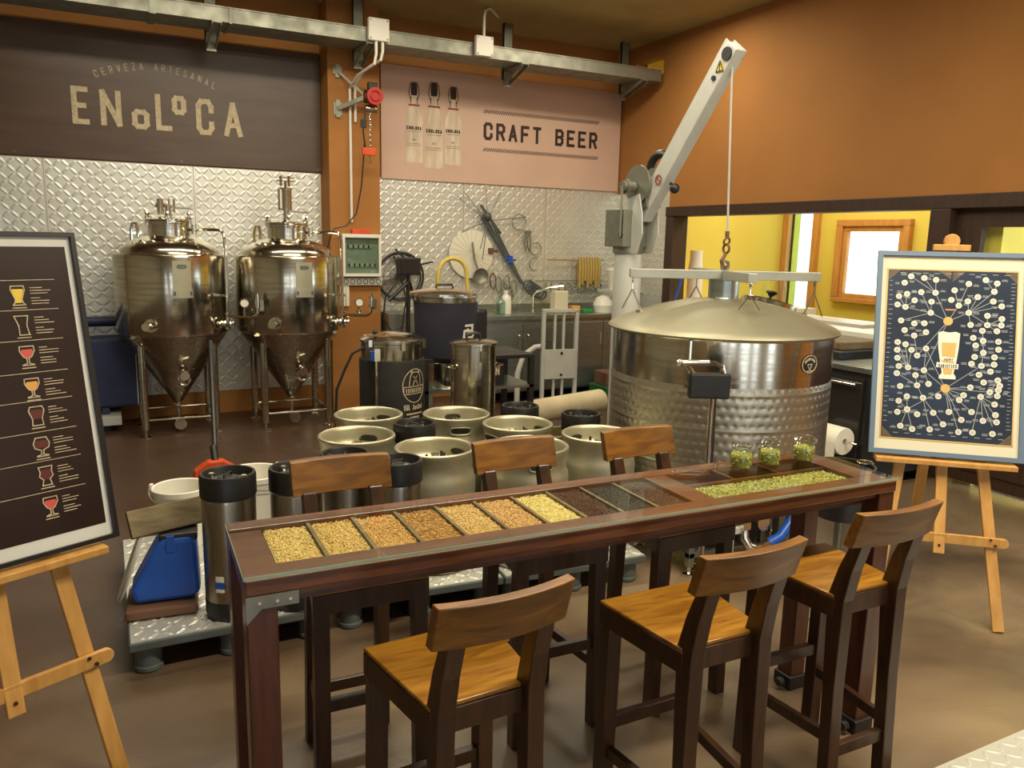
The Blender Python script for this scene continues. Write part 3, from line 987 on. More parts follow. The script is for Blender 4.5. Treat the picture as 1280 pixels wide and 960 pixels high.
MB().lathe([(.16, -.03), (.16, .006), (.152, .012), (.140, .012), (.135, .004), (.135, -.01)], 40, mc, nrm).build('manhole_ring', 'steel', lid)
MB().lathe([(.135, .004), (.07, .02), (0, .024)], 36, mc, nrm).build('manhole_glass', 'teal_glass', lid)
MB().cyl(mc + nrm * .02, mc + nrm * .05, .008, 8).lathe([(0, 0), (.014, 0), (.022, .012), (.035, .018), (.03, .028), (0, .03)], 12, mc + nrm * .045, nrm).build('manhole_knob', 'black', lid)
# lifting eyes on the lid
for i, (dx, dy) in enumerate(((-.42, .19), (.42, -.19), (-.16, -.36), (.19, .42))):
    z = 1.345
    MB().box(dx - .02, dx + .02, dy - .02, dy + .02, z - .02, z + .012).build('lifting_lug', 'keg', lid, smooth=False)
# badge
ba = math.atan2(-1.0, .02)
b0 = -PI / 2 + .10
FB = lambda u, v, d: ((.6045 + d) * math.cos(b0 + u / .603), (.6045 + d) * math.sin(b0 + u / .603), v)
q = MB()
poly_fill(q, disc_poly(0, 1.14, .062, 28, .05), FB, .001)
bd = q.build('oval_badge', 'black', tk, smooth=False)
q = MB()
FB2 = lambda u, v, d: FB(u, v, d + .0012)
ring = [(x, y) for x, y in disc_poly(0, 1.14, .056, 28, .044)]
strokes(q, [ring + [ring[0]]], .004, FB2)
word = 'BRAUMEISTER'
for i, ch in enumerate(word):
    a = (i / 10 - .5) * 2.0
    cu, cv = .042 * math.sin(a), 1.132 + .034 * math.cos(a)
    glyph(q, ch, -.0036, -.006, .0072, .012, .0022, lambda u, v, d, cu=cu, cv=cv, a=a: FB2(cu + u * math.cos(a) + v * math.sin(a), cv - u * math.sin(a) + v * math.cos(a), d))
strokes(q, [[(-.018, 1.138), (.018, 1.138)], [(-.014, 1.13), (0, 1.112), (.014, 1.13)], [(-.02, 1.105), (.02, 1.105)]], .004, FB2)
q.build('badge_print', 'cream', bd, smooth=False)
# handles/short pipes on the shell: small brass drip at left
q = MB().cyl((-.50, -.345, 1.07), (-.50, -.345, 1.25), .008, 8).cyl((-.50, -.345, 1.06), (-.50, -.345, 1.09), .014, 8)
q.build('thermometer_lead', 'chrome', tk)
# legs & base frame
for a in (PI * 1.25, PI * 1.6, PI * 1.95, PI * .25, PI * .6, PI * .95):
    x, y = .44 * math.cos(a), .44 * math.sin(a)
    lg = MB().box(x - .025, x + .025, y - .025, y + .025, .04, .38).build('leg', 'bench', tk, smooth=False, bevel=.003)
    MB().lathe([(0, 0), (.035, 0), (.035, .014), (.012, .022), (.012, .05), (0, .05)], 18, (x, y, 0)).build('foot', 'chrome', lg)

# spreader beam hanging above the lid
D1 = Vector((.885, -.465, 0)).normalized()
D2 = Vector((-.36, -.93, 0)).normalized()
sb = thing('lifting_beam', 'grey steel cross-shaped lifting beam hanging over the kettle lid', 'lifting beam', (TC.x, TC.y, 1.56))
MB().beam(-D1 * .53, D1 * .53, .05, .05).build('cross_bar', 'beam_grey', sb, smooth=False, bevel=.003)
MB().beam(D2 * .40, D2 * .026, .05, .05).build('cross_bar', 'beam_grey', sb, smooth=False, bevel=.003)
MB().beam(-D2 * .026, -D2 * .48, .05, .05).build('cross_bar', 'beam_grey', sb, smooth=False, bevel=.003)
MB().torus((0, 0, .05), .025, .008, (0, 1, 0), 18, 8).build('eye', 'grey_metal', sb)
for i, (e, zl) in enumerate(((-D1 * .51, -.20), (D1 * .51, -.22), (D2 * .38, -.165), (-D2 * .46, -.19))):
    s = Vector((.83, -.56, 0)).normalized() * .052
    q = MB().torus((e.x, e.y, -.035), .018, .004, tuple(s.normalized()), 14, 6)
    q.tube([e + Vector((0, 0, -.05)), e + Vector((0, 0, -.09))], .004, 6)
    q.tube([e + Vector((0, 0, -.09)) , e + s + Vector((0, 0, zl))], .0045, 6)
    q.tube([e + Vector((0, 0, -.09)) , e - s + Vector((0, 0, zl))], .0045, 6)
    q.build('wire_hanger', 'chrome', sb)

# crane
CB = Vector((2.985, 4.22, 0))
cr = thing('crane', 'pale grey swivel crane with slanted boom reaching over the brew kettle', 'crane', CB)
MB().box(-.22, .22, -.2, .22, 0, .02).build('base_plate', 'rust', cr, smooth=False, bevel=.003)
for a in range(4):
    dx, dy = [(-1, 0), (0, -1), (1, 0), (0, 1)][a]
    M = Matrix(((dx, 0, -dy * -1.0, 0), (dy, 0, dx * -1.0, 0), (0, 1, 0, .02), (0, 0, 0, 1)))
    MB().prism([(.08, 0), (.21, 0), (.10, .34), (.08, .34)], .012, M).build('gusset', 'rust', cr, smooth=False)
MB().cyl((0, 0, .02), (0, 0, 1.80), .088, 40).build('mast', 'white_metal', cr)
MB().cyl((0, 0, 1.66), (0, 0, 1.74), .10, 32).box(-.112, .10, -.09, .11, 1.70, 1.93).build('collar', 'grey_metal', cr, bevel=.004)
bs = Vector((.03, -.10, 1.88))
be = Vector((.07, -.80, 2.76))
bdv = (be - bs).normalized()
sd = bdv.cross(Vector((0, 0, 1))).normalized()
up = sd.cross(bdv)
sd = -sd
# side cheeks (curved)
for s in (-.068, .052):
    poly = [(.01, -.20), (.15, -.20), (.20, -.08), (.19, .04), (.15, .16), (.02, .13), (.03, .0)]
    M = Matrix.Translation(Vector((s + .02, 0, 1.86))) @ Matrix(((0, 0, 1, 0), (-1, 0, 0, 0), (0, 1, 0, 0), (0, 0, 0, 1)))
    MB().prism(poly, .008, M).build('cheek_plate', 'white_metal', cr, smooth=False)
q = MB()
q.beam(bs, be, .078, .088)
q.build('boom', 'white_metal', cr, smooth=False, bevel=.006)
q = MB()
q.beam(bs + up * .055 + sd * .03, be + up * .055 + sd * .03, .008, .03).beam(bs + up * .055 - sd * .03, be + up * .055 - sd * .03, .008, .03)
q.build('boom_rail', 'white_metal', cr, smooth=False)
tip = be - bdv * .05
MB().cyl(tip - sd * .048, tip + sd * .048, .035, 18).build('pulley', 'black', cr)
MB().cyl(tip - bdv * .14 - sd * .048, tip - bdv * .14 + sd * .048, .014, 12).build('pin', 'black', cr)
FT = lambda u, v, d: be - bdv * (.12) + sd * (-.044 - d) + (Vector((0, -1, 0)) * u + Vector((0, 0, 1)) * v)
q = MB()
poly_fill(q, [(-.035, -.03), (.035, -.03), (0, .035)], FT, .001)
st = q.build('warning_sticker', MT['beer_yellow'], cr, smooth=False)
q = MB()
FT2 = lambda u, v, d: FT(u, v, d + .0012)
strokes(q, [[(-.028, -.026), (.028, -.026), (0, .026), (-.028, -.026)]], .005, FT2)
strokes(q, [[(0, .01), (0, -.008)], [(0, -.016), (0, -.02)]], .006, FT2)
q.build('warning_print', 'black', st, smooth=False)
FT3 = lambda u, v, d: bs + bdv * .28 + sd * (-.044 - d) + (Vector((0, -1, 0)) * u + Vector((0, 0, 1)) * v)
q = MB()
rg = disc_poly(0, 0, .026, 18)
strokes(q, [rg + [rg[0]], [(-.016, .016), (.016, -.016)]], .007, FT3)
q.build('round_sticker', 'redprint', cr, smooth=False)
# winch
wc = bs + up * .12 + bdv * .16
q = MB().cyl(wc - sd * .07, wc - sd * .055, .115, 28).cyl(wc + sd * .055, wc + sd * .07, .105, 28).cyl(wc - sd * .06, wc + sd * .06, .05, 20)
q.build('winch_drum', 'grey_metal', cr)
q = MB().beam(wc - up * .12 - bdv * .10 - sd * .05, wc + up * .02 - sd * .05, .008, .12, tuple(bdv)).beam(wc - up * .12 - bdv * .10 + sd * .05, wc + up * .02 + sd * .05, .008, .12, tuple(bdv)).build('winch_plate', 'grey_metal', cr, smooth=False)
q = MB().torus(wc + sd * .085 + bdv * .09 + up * .03, .10, .026, tuple(sd), 26, 10).build('hand_wheel', 'black', cr)
ck = wc - bdv * .02 - sd * .08
q = MB().cyl(ck, ck - sd * .09, .03, 16).cyl(ck - sd * .05, ck - sd * .07, .042, 14)
q.beam(ck - sd * .09, ck - sd * .09 + Vector((.02, .03, -.30)), .012, .034).build('crank_arm', 'grey_metal', cr)
MB().cyl(ck - sd * .09 + Vector((.02, .03, -.29)), ck - sd * .0 + Vector((.02, .03, -.29)) + sd * .06, .018, 12).build('crank_grip', 'black', cr)
kp = bs + bdv * .30 - up * .06
MB().cyl(kp, kp - up * .05, .01, 8).sphere(kp - up * .05, .03, 12).build('lock_knob', 'black', cr)
MB().tube([tip + Vector((-.035, .0, 0)) + Vector((.035, 0, -.03)), Vector((TC.x - CB.x, TC.y - CB.y, 1.80))], .006, 8).build('hoist_cable', 'white_metal', cr)
hx, hy = TC.x - CB.x, TC.y - CB.y
q = MB().cyl((hx, hy, 1.76), (hx, hy, 1.80), .012, 10).torus((hx, hy, 1.745), .02, .006, (0, 1, .3), 16, 8)
q.torus((hx, hy, 1.705), .024, .007, (1, 0, 0), 16, 8)
q.tube([(hx, hy, 1.685), (hx - .012, hy, 1.66), (hx - .028, hy, 1.64), (hx - .02, hy, 1.612), (hx, hy, 1.60), (hx + .022, hy, 1.612), (hx + .026, hy, 1.635)], [.010, .010, .011, .011, .010, .008, .005], 8)
q.build('hook', 'rust', cr)

# ------------------------------------------------------------------ control arm on pole beside the kettle
cp = thing('control_unit', 'black control box on a slim chrome pole in front of the brew kettle', 'control box', (2.42, 2.72, 0))
MB().cyl((0, 0, .02), (0, 0, 1.06), .013, 14).lathe([(0, 0), (.12, 0), (.12, .01), (.03, .025), (0, .025)], 24).build('pole', 'chrome', cp)
MB().tube([(.02, .01, .5), (.028, .012, .8), (.02, .012, 1.06)], .012, 8).build('cable', 'black', cp)
ux, uy = .89, -.45
q = MB().beam((-.11 * ux, -.11 * uy, 1.098), (.075 * ux, .075 * uy, 1.098), .05, .115, (0, 0, 1))
q.build('control_box', 'black', cp, smooth=False, bevel=.008)
q = MB().tube([(-.09 * ux, -.09 * uy, 1.15), (-.12 * ux, -.12 * uy, 1.185), (-.12 * ux, -.12 * uy, 1.195), (.0, 0, 1.20), (.035 * ux, .035 * uy, 1.19), (.045 * ux, .045 * uy, 1.15)], .012, 10)
q.cyl((-.15 * ux, -.15 * uy, 1.20), (-.02, 0.01, 1.205), .014, 12).sphere((-.155 * ux, -.155 * uy, 1.20), .018, 10)
q.cyl((-.13 * ux, -.13 * uy, 1.10), (-.11 * ux, -.11 * uy, 1.10), .015, 10)
q.build('pivot_arm', 'chrome', cp)

# ------------------------------------------------------------------ pump skid with blue hose under the kettle
pk = thing('pump_cart', 'steel framed pump cart with blue hose below the brew kettle', 'pump', (2.66, 2.9, 0))
q = MB()
for x in (.0, .24):
    q.box(x - .018, x + .018, .16, .196, .05, .32)
q.box(-.018, .258, .16, .196, .10, .13).box(-.018, .50, .16, .196, .29, .32).box(.48, .516, .16, .196, .05, .32)
q.box(.0, .5, .18, .5, .10, .11).build('frame', 'bench', pk, smooth=False, bevel=.003)
for x in (.0, .24, .5):
    MB().lathe([(0, 0), (.035, 0), (.035, .014), (.012, .022), (.012, .06), (0, .06)], 18, (x, .178, 0)).build('foot', 'chrome', pk)
MB().cyl((.30, .08, .23), (.30, .30, .23), .075, 28).cyl((.30, .28, .23), (.30, .5, .23), .06, 24).build('pump_body', 'black', pk)
MB().cyl((.34, .02, .30), (.34, .10, .27), .03, 18).cyl((.34, .01, .30), (.34, .03, .30), .042, 20).build('inlet', 'chrome', pk)
MB().tube([(.21, .02, .30), (.20, .0, .24), (.215, -.02, .20), (.25, -.03, .185), (.30, -.03, .19), (.34, -.03, .20)], .024, 14).box(.17, .22, -.02, .04, .29, .33).build('elbow', 'chrome', pk)
MB().tube([(.34, -.03, .20), (.42, -.03, .225), (.49, -.02, .28), (.54, 0, .35), (.57, .05, .43), (.58, .15, .5)], .026, 14).build('hose', 'blue', pk)
MB().box(.10, .13, -.0, .03, .06, .30).box(.10, .19, .0, .03, .27, .30).build('bracket', 'white_metal', pk, smooth=False)
MB().cyl((.1, .12, .2), (.1, .12, .34), .014, 10).build('valve_stem', 'chrome', pk)

# ================================================================== PALLETS
def pallet(name_loc, rz, x0, y0, W, D, label):
    p = thing('pallet', label, 'pallet', (x0, y0, 0), rz, 'tread-plate topped pallets')
    MB().box(0, W, 0, D, .112, .148).build('deck', 'grey_plastic', p, smooth=False, bevel=.006)
    pl = MB().box(.008, W - .008, .008, D - .008, .148, .151).build('deck_plate', 'plate', p, smooth=False)
    tread(pl, lambda u, v, d: (u, v, .151 + d), .015, W - .015, .015, D - .015, .050, .060, .022, .004)
    for x in (.07, W / 2, W - .07):
        for y in (.08, D / 2, D - .08):
            MB().lathe([(0, 0), (.048, 0), (.056, .008), (.056, .022), (.05, .026), (.054, .115), (0, .115)], 18, (x, y, 0)).build('foot', 'grey_plastic', p)
    return p


pallet('', 0, -.0, 3.19, .79, 1.2, 'left grey pallet with tread-plate top, carrying the blue container')
pallet('', -.070, .825, 3.215, .785, 1.22, 'middle grey pallet with tread-plate top under the steel kegs')
pallet('', -.070, 1.613, 3.155, .785, 1.25, 'right grey pallet with tread-plate top under the kegs nearest the brew kettle')

# ================================================================== KEGS
def keg(loc, rz, label, h=.585):
    k = thing('steel_keg', label, 'keg', loc, rz, 'large steel kegs')
    s = h / .585
    prof = [(.0, .03), (.14, .025), (.165, .004), (.176, 0), (.186, .006), (.188, .022), (.180, .045), (.178, .06), (.186, .085), (.195, .10),
            (.196, .24), (.191, .262), (.178, .275), (.178, .287), (.191, .300), (.196, .32), (.197, .43), (.192, .458), (.183, .475), (.181, .50),
            (.184, .53), (.190, .555), (.195, .568), (.194, .58), (.186, .585), (.177, .580), (.172, .566), (.168, .53), (.166, .50), (.15, .488), (.08, .505), (.03, .510), (0, .510)]
    MB().lathe([(a, b * s) for a, b in prof], 64).build('body', 'keg', k, sharp=50)
    z = .508 * s
    q = MB().lathe([(.0, 0), (.032, 0), (.034, .012), (.026, .02), (.02, .022), (.02, .04), (.0, .04)], 20, (0, 0, z))
    q.build('spear_valve', 'steel', k)
    q = MB()
    for dx in (-.055, .045):
        q.cyl((dx, 0, z - .01), (dx, 0, z + .045), .007, 8)
    q.cyl((.07, .01, z - .01), (.07, .01, z + .03), .009, 8)
    q.build('fitting', 'dark_frame', k)
    # two dark patches on the collar, in place of shaded handle slots
    for sg in (0, PI):
        F = lambda u, v, d: ((.1845 + d) * math.cos(sg + u / .185), (.1845 + d) * math.sin(sg + u / .185), v)
        pl = [(.062 * math.cos(t) * (abs(math.cos(t)) ** -.3 if abs(math.cos(t)) > .05 else 1), .017 * math.sin(t)) for t in [2 * PI * i / 20 for i in range(20)]]
        q = MB()
        n = 8
        # dark curved strips on both wall faces stand for the slot's darkness
        for i in range(n):
            ua, ub = (-.055 + .11 * i / n), (-.055 + .11 * (i + 1) / n)
            ha, hb = [.016 * (1 - (t / .0552) ** 4) ** .5 for t in (ua, ub)]
            for (zc, dd, fl) in ((.524, -.0205, 0), (.517, .0018, 1)):
                vv = [F(ua, (zc - ha) * s, dd), F(ub, (zc - hb) * s, dd), F(ub, (zc + hb) * s, dd), F(ua, (zc + ha) * s, dd)]
                q.add(vv, [(3, 2, 1, 0) if fl else (0, 1, 2, 3)])
        o = q.build('dark_slot_patch', 'black', k, smooth=False)
        q = MB()
        rim = [F(u, v, .003) for u, v in [(-.058, .517 * s), (-.052, .501 * s), (-.03, .497 * s), (0, .497 * s), (.03, .497 * s), (.052, .501 * s), (.058, .517 * s), (.052, .533 * s), (.03, .537 * s), (0, .537 * s), (-.03, .537 * s), (-.052, .533 * s)]]
        q.tube(rim, .0045, 6, closed=True)
        q.build('handle_lip', 'keg', o)
    return k


k0 = keg((1.376, 3.47, .154), .4, 'steel keg at the left end of the front row, beside the slim kegs')
ks = [((1.82, 3.33, .154), -1.75, 'steel keg in the front row directly behind the middle stool backrest'),
      ((2.272, 3.405, .154), -1.3, 'rightmost steel keg, nearest the brew kettle and behind the third backrest'),
      ((1.10, 3.845, .154), .9, 'leftmost steel keg, beside the black-topped small kegs'),
      ((1.985, 3.775, .154), .2, 'steel keg in the second row behind the front-row kegs, right of centre'),
      ((1.77, 4.13, .154), 1.3, 'steel keg standing behind the rest, in front of the tall narrow stock pot'),
      ((1.30, 4.30, .154), .7, 'steel keg standing at the back in front of the black-jacketed pot')]
for a in ks:
    dup(k0, *a)


def corny(loc, rz, label, sticker=False, h=.61):
    k = thing('slim_keg', label, 'keg', loc, rz, 'slim kegs with black rubber tops')
    MB().lathe([(0, .03), (.095, .03), (.106, .05), (.107, .08), (.107, h - .11), (.104, h - .09), (.097, h - .075), (.09, h - .07)], 48).build('body', 'steel_cone', k)
    MB().lathe([(.0, .0), (.085, .0), (.104, .004), (.108, .02), (.108, .075), (.1075, .08)], 40).box(-.13 + .03, -.10, -.015, .015, 0, .05).build('rubber_base', 'black', k)
    b = MB().lathe([(.1075, h - .098), (.112, h - .092), (.112, h - .012), (.108, h), (.099, h), (.095, h - .008), (.091, h - .040), (.0885, h - .045)], 48)
    b.build('rubber_top', 'black', k)
    l = MB().lathe([(.0905, h - .040), (.06, h - .028), (.0, h - .024)], 36).build('top_dome', 'bench', k)
    q = MB().lathe([(0, 0), (.042, 0), (.040, .008), (.0, .011)], 28, (0, 0, h - .027)).tube([(-.035, 0, h - .02), (-.03, 0, h - .006), (.03, 0, h - .006), (.035, 0, h - .02)], .004, 8)
    q.build('lid', 'black', k)
    q = MB()
    for x in (-.07, .07):
        MB().cyl((0, x, h - .04), (0, x, h - .008), .009, 10).cyl((0, x, h - .018), (0, x, h - .010), .012, 10).build('post', 'chrome', k)
    if sticker:
        F = lambda u, v, d: ((.1078 + d) * math.cos(u / .1078), (.1078 + d) * math.sin(u / .1078), v)
        q = MB()
        for i in range(4):
            a, b2 = -.018 + .009 * i, -.018 + .009 * (i + 1)
            q.add([F(a, .13, 0), F(b2, .13, 0), F(b2, .20, 0), F(a, .20, 0)], [(0, 1, 2, 3)])
        o = q.build('sticker', 'paper', k, smooth=False)
        q = MB()
        strokes(q, [[(-.008, .16), (.008, .16)]], .028, lambda u, v, d: F(u, v, d + .0005))
        q.build('sticker_print', 'blue', o, smooth=False)
    return k


c0 = corny((.405, 3.315, .154), -2.15, 'slim steel keg with black rubber top and white sticker, beside the blue container', True)
c1 = corny((.675, 3.29, .154), .6, 'slim black-topped steel keg behind the left end of the leftmost backrest')
for a in [((.925, 3.43, .154), 1.2, 'slim black-topped steel keg behind the middle of the leftmost backrest'),
          ((1.105, 3.235, .154), .3, 'slim black-topped steel keg at the right end of the leftmost backrest'),
          ((1.415, 3.86, .160), 2.1, 'slim black-topped keg squeezed between the steel kegs below the black-jacketed pot'),
          ((2.16, 4.08, .154), 1.6, 'slim black-topped keg at the back, beside the rolled beige sheet'),
          ((2.385, 3.76, .154), .5, 'slim black-topped keg between the rightmost keg and the crane base')]:
    dup(c1, *a)

# ================================================================== ITEMS ON THE LEFT PALLET
def bucket(loc, r0, r1, h, label, rz=0):
    b = thing('bucket', label, 'bucket', loc, rz)
    MB().lathe([(0, 0), (r0, 0), (r1, h - .03), (r1 + .008, h - .03), (r1 + .010, h - .004), (r1 + .004, h), (r1 - .004, h - .004), (r0 - .006, .008), (0, .008)], 48).build('tub', 'white_plastic', b)
    for s in (-1, 1):
        MB().box(s * (r1 + .01) - .008, s * (r1 + .01) + .008, -.015, .015, h - .04, h + .012).build('ear', 'white_plastic', b, smooth=False, bevel=.003)
    MB().tube([(-(r1 + .018), 0, h - .005)] + [((r1 + .018) * math.cos(PI - PI * i / 14), -(r1 + .02) * math.sin(PI * i / 14), h - .005 - .06 * math.sin(PI * i / 14)) for i in range(1, 14)] + [(r1 + .018, 0, h - .005)], .003, 6).build('wire_handle', 'grey_metal', b)
    return b


bucket((.285, 4.20, .154), .10, .13, .31, 'small white plastic bucket on the left pallet', -.3)
bucket((.645, 4.215, .154), .125, .155, .34, 'larger white bucket behind the stickered slim keg', .5)
jc = thing('blue_container', 'bright blue plastic container with black cap and grey disc leaning on it', 'container', (.175, 3.50, .154), -.1)
poly = [(-.135, 0), (.10, 0), (.125, .03), (.115, .245), (.095, .27), (-.02, .27), (-.05, .23), (-.145, .06)]
M = Matrix(((1, 0, 0, 0), (0, 0, 1, -.09), (0, 1, 0, .05), (0, 0, 0, 1)))
MB().prism(poly, .18, M).build('body', 'blue', jc, smooth=False, bevel=.02)
MB().box(-.03, .12, -.075, .075, .30, .335).build('cap', 'black', jc, smooth=False, bevel=.008)
MB().box(.0, .03, -.098, -.088, .27, .335).build('strap', 'blue', jc, smooth=False)
q = MB().lathe([(0, -.008), (.145, -.008), (.155, 0), (.145, .008), (0, .008)], 40, (-.145, -.03, .20), (-.97, .0, .36))
q.build('leaning_disc', 'white_metal', jc)
MB().box(-.17, .11, -.14, .12, .003, .045).build('brown_tray', 'rust', jc, smooth=False, bevel=.01)
bd = MB().beam((.03, 3.46, .538), (.325, 3.54, .545), .115, .026, (-.1, -.85, .45)).build('wooden_board', 'wood_grey', None, smooth=False, bevel=.004)
tag(bd, 'weathered wooden board lying on top of the blue container', 'board')
# broom
br = thing('broom', 'orange-bristled broom with a dark handle standing between the fermenters and buckets', 'broom', (.62, 5.7, 0))
q = MB()
for i in range(14):
    for j in range(4):
        x = -.13 + i * .02
        y = -.03 + j * .02
        q.tube([(x, y, .035), (x * 1.12 + random.uniform(-.01, .01), y * 1.3, .0)], .008, 5)
q.build('bristles', 'orange_plastic', br)
MB().prism([(-.15, .03), (.15, .03), (.14, .11), (.05, .17), (-.05, .17), (-.14, .11)], .09, Matrix(((1, 0, 0, 0), (0, 0, 1, -.045), (0, 1, 0, 0), (0, 0, 0, 1)))).build('head', 'orange_plastic', br, smooth=False, bevel=.006)
MB().cyl((0, 0, .15), (.10, .9, .89), .018, 12).cyl((0, 0, .14), (0, .10, .245), .024, 12).build('handle', 'black', br)
for o in list(br.children):
    pass

# blue low cabinet and rail at far left
bc = thing('blue_cabinet', 'dark blue low cabinet on a pale skid against the wall, left of the fermenters', 'cabinet', (-.45, 7.88, 0))
MB().box(-.75, .67, -.18, .18, .20, .80).build('body', 'navy', bc, smooth=False, bevel=.006)
for i in range(4):
    a = -.74 + i * .352
    MB().box(a + .004, a + .344, -.195, -.18, .215, .785).build('door', 'navy', bc, smooth=False, bevel=.004)
    MB().box(a + .344, a + .352, -.197, -.18, .215, .785).build('door_strip', 'white_metal', bc, smooth=False)
MB().box(-.8, .35, -.25, .15, .10, .17).box(.28, .52, -.30, .1, .06, .14).build('skid', 'white_metal', bc, smooth=False, bevel=.004)
for x in (-.6, .0, .4):
    MB().box(x - .03, x + .03, -.2, -.14, 0, .2).build('foot', 'navy', bc, smooth=False)
bp = MB().cyl((-.9, 8.0, .93), (.35, 8.0, .93), .045, 16).box(-.7, -.66, 8.0, 8.07, .9, .96).box(.2, .24, 8.0, 8.07, .9, .96).build('padded_rail', 'navy')
tag(bp, 'dark blue rail on the tread-plate wall left of the fermenters', 'rail')

# ================================================================== POTS ON STANDS
def stand(x, y, w, d, h, label, shelf=None):
    s = thing('metal_stand', label, 'stand', (x, y, 0))
    MB().box(-w / 2, w / 2, -d / 2, d / 2, h - .03, h).build('top', 'black', s, smooth=False, bevel=.003)
    if shelf:
        MB().box(-w / 2, w / 2, -d / 2, d / 2, shelf - .02, shelf).build('shelf', 'bench', s, smooth=False)
    for a in (-1, 1):
        for b in (-1, 1):
            MB().box(a * (w / 2 - .02) - .02, a * (w / 2 - .02) + .02, b * (d / 2 - .02) - .02, b * (d / 2 - .02) + .02, 0, h - .03).build('leg', 'black', s, smooth=False)
    return s


stand(1.75, 5.22, .5, .5, .40, 'low black stand carrying the black-jacketed pot')
stand(2.14, 4.72, .34, .34, .50, 'small black stand under the tall narrow stock pot')
stand(2.50, 5.62, .92, .5, .86, 'black work stand carrying the large dark pot, with lower steel shelf', .62)

p = thing('brewing_pot', 'steel pot in a black jacket with a round white emblem, beside the pillar', 'pot', (1.75, 5.22, .40))
MB().lathe([(.0, .0), (.20, .0), (.21, .02), (.21, .62), (.216, .625), (.216, .632), (.206, .635)], 64).build('body', 'steel', p)
MB().lathe([(.206, .02), (.224, .03), (.226, .50), (.222, .51), (.206, .512)], 64).build('jacket', 'black_steel', p)
MB().lathe([(.222, .628), (.222, .642), (.21, .648), (.18, .662), (.08, .685), (0, .69)], 48).build('lid', 'steel', p)
q = MB().sphere((-.14, -.06, .695), .018, 10).sphere((.12, -.10, .69), .014, 10)
q.build('lid_knob', 'black', p)
q = MB()
for a in (-2.6, -1.57, -.6, .6, 2.2):
    x, y = .225 * math.cos(a), .225 * math.sin(a)
    MB().box(x - .012, x + .012, y - .012, y + .012, .585, .65).build('clamp', 'chrome', p)
q = MB().cyl((-.17, -.185, .02), (-.17, -.185, .52), .011, 10).box(-.19, -.15, -.205, -.17, .52, .60)
q.build('sight_tube', 'chrome', p)
MB().tube([(-.22, -.08, .60), (-.30, -.07, .56), (-.355, -.07, .45), (-.41, -.07, .32), (-.42, -.07, .12), (-.40, -.07, -.39)], .009, 8).build('cable', 'black', p)
MB().box(-.205, -.18, -.18, -.15, .52, .58).build('blue_fitting', 'blue', p, smooth=False)
aa = -PI / 2 + .02
FJ = lambda u, v, d: ((.2265 + d) * math.cos(aa + u / .2265), (.2265 + d) * math.sin(aa + u / .2265), v)
q = MB()
rg = disc_poly(.09, .34, .098, 40, .115)
strokes(q, [rg + [rg[0]]], .006, FJ)
strokes(q, [[(.0, .285), (.0, .335), (.18, .335), (.18, .285), (.0, .285)]], .005, FJ)
for i in range(9):
    strokes(q, [[(.02 + i * .0165, .298), (.02 + i * .0165, .320)]], .008, FJ)
# abstract sitting animal outline inside the ring
strokes(q, [[(.04, .34), (.045, .38), (.05, .41), (.065, .43), (.09, .435), (.12, .43), (.135, .41), (.14, .38), (.145, .34)],
            [(.06, .42), (.055, .44), (.07, .437)], [(.115, .437), (.13, .44), (.125, .42)], [(.07, .345), (.085, .375), (.10, .375), (.115, .345)],
            [(.075, .405), (.085, .40)], [(.10, .40), (.11, .405)], [(.085, .39), (.10, .39)]], .005, FJ)
text(q, '55L Jacket', .0, .175, .165, .038, .007, FJ, gap=.3)
for i in range(9):
    strokes(q, [[(.025 + i * .0155, .147), (.034 + i * .0155, .147)]], .012, FJ)
for i in range(5):
    strokes(q, [[(.055 + i * .0155, .122), (.064 + i * .0155, .122)]], .012, FJ)
q.build('jacket_print', 'cream', p, smooth=False)

p = thing('stock_pot', 'tall narrow stainless stock pot with black-handled lid behind the kegs', 'pot', (2.14, 4.72, .50))
MB().lathe([(.0, .0), (.14, .0), (.148, .01), (.148, .545), (.155, .55), (.155, .558), (.147, .56)], 56).build('body', 'steel', p)
MB().lathe([(.157, .555), (.157, .565), (.14, .572), (.07, .582), (0, .585)], 48).build('lid', 'steel', p)
MB().tube([(-.05, 0, .575), (-.048, 0, .612), (-.02, 0, .622), (.02, 0, .622), (.048, 0, .612), (.05, 0, .575)], .009, 8).build('lid_handle', 'black', p)
for s in (-1, 1):
    MB().tube([(s * .147, -.05, .40), (s * .195, -.045, .41), (s * .195, .045, .41), (s * .147, .05, .40)], .006, 8).build('side_handle', 'chrome', p)
MB().box(-.02, .02, -.162, -.147, .45, .52).build('latch', 'steel', p, smooth=False)

p = thing('kettle_pot', 'large pot in a navy-black jacket with white monogram and steel lid rim', 'pot', (2.27, 5.52, .86))
MB().lathe([(.0, .0), (.20, .0), (.215, .03), (.232, .44), (.238, .445), (.238, .46), (.228, .462)], 64).build('body', 'steel', p)
MB().lathe([(.20, -.0), (.222, .005), (.24, .40), (.236, .408), (.226, .41)], 64).build('jacket', 'black_fabric', p)
MB().lathe([(.242, .455), (.242, .47), (.22, .482), (.1, .505), (0, .51)], 48, (-.03, 0, .0)).build('lid', 'steel', p)
MB().tube([(-.08, 0, .50), (-.07, 0, .53), (.05, 0, .53), (.06, 0, .50)], .009, 8).build('lid_handle', 'black', p)
aj = -PI / 2 - .05
FK = lambda u, v, d: ((.229 + v * .05 + d) * math.cos(aj + u / .235), (.229 + v * .05 + d) * math.sin(aj + u / .235), v)
q = MB()
strokes(q, [[(.075, .245), (.15, .245)], [(.13, .245), (.15, .225), (.135, .205), (.09, .205)], [(.09, .205), (.15, .2), (.165, .175), (.15, .155), (.06, .155)], [(.06, .155), (.065, .205), (.10, .215)]], .017, FK)
strokes(q, [[(.055, .13), (.185, .13)]], .008, FK)
q.build('monogram', 'disc', p, smooth=False)
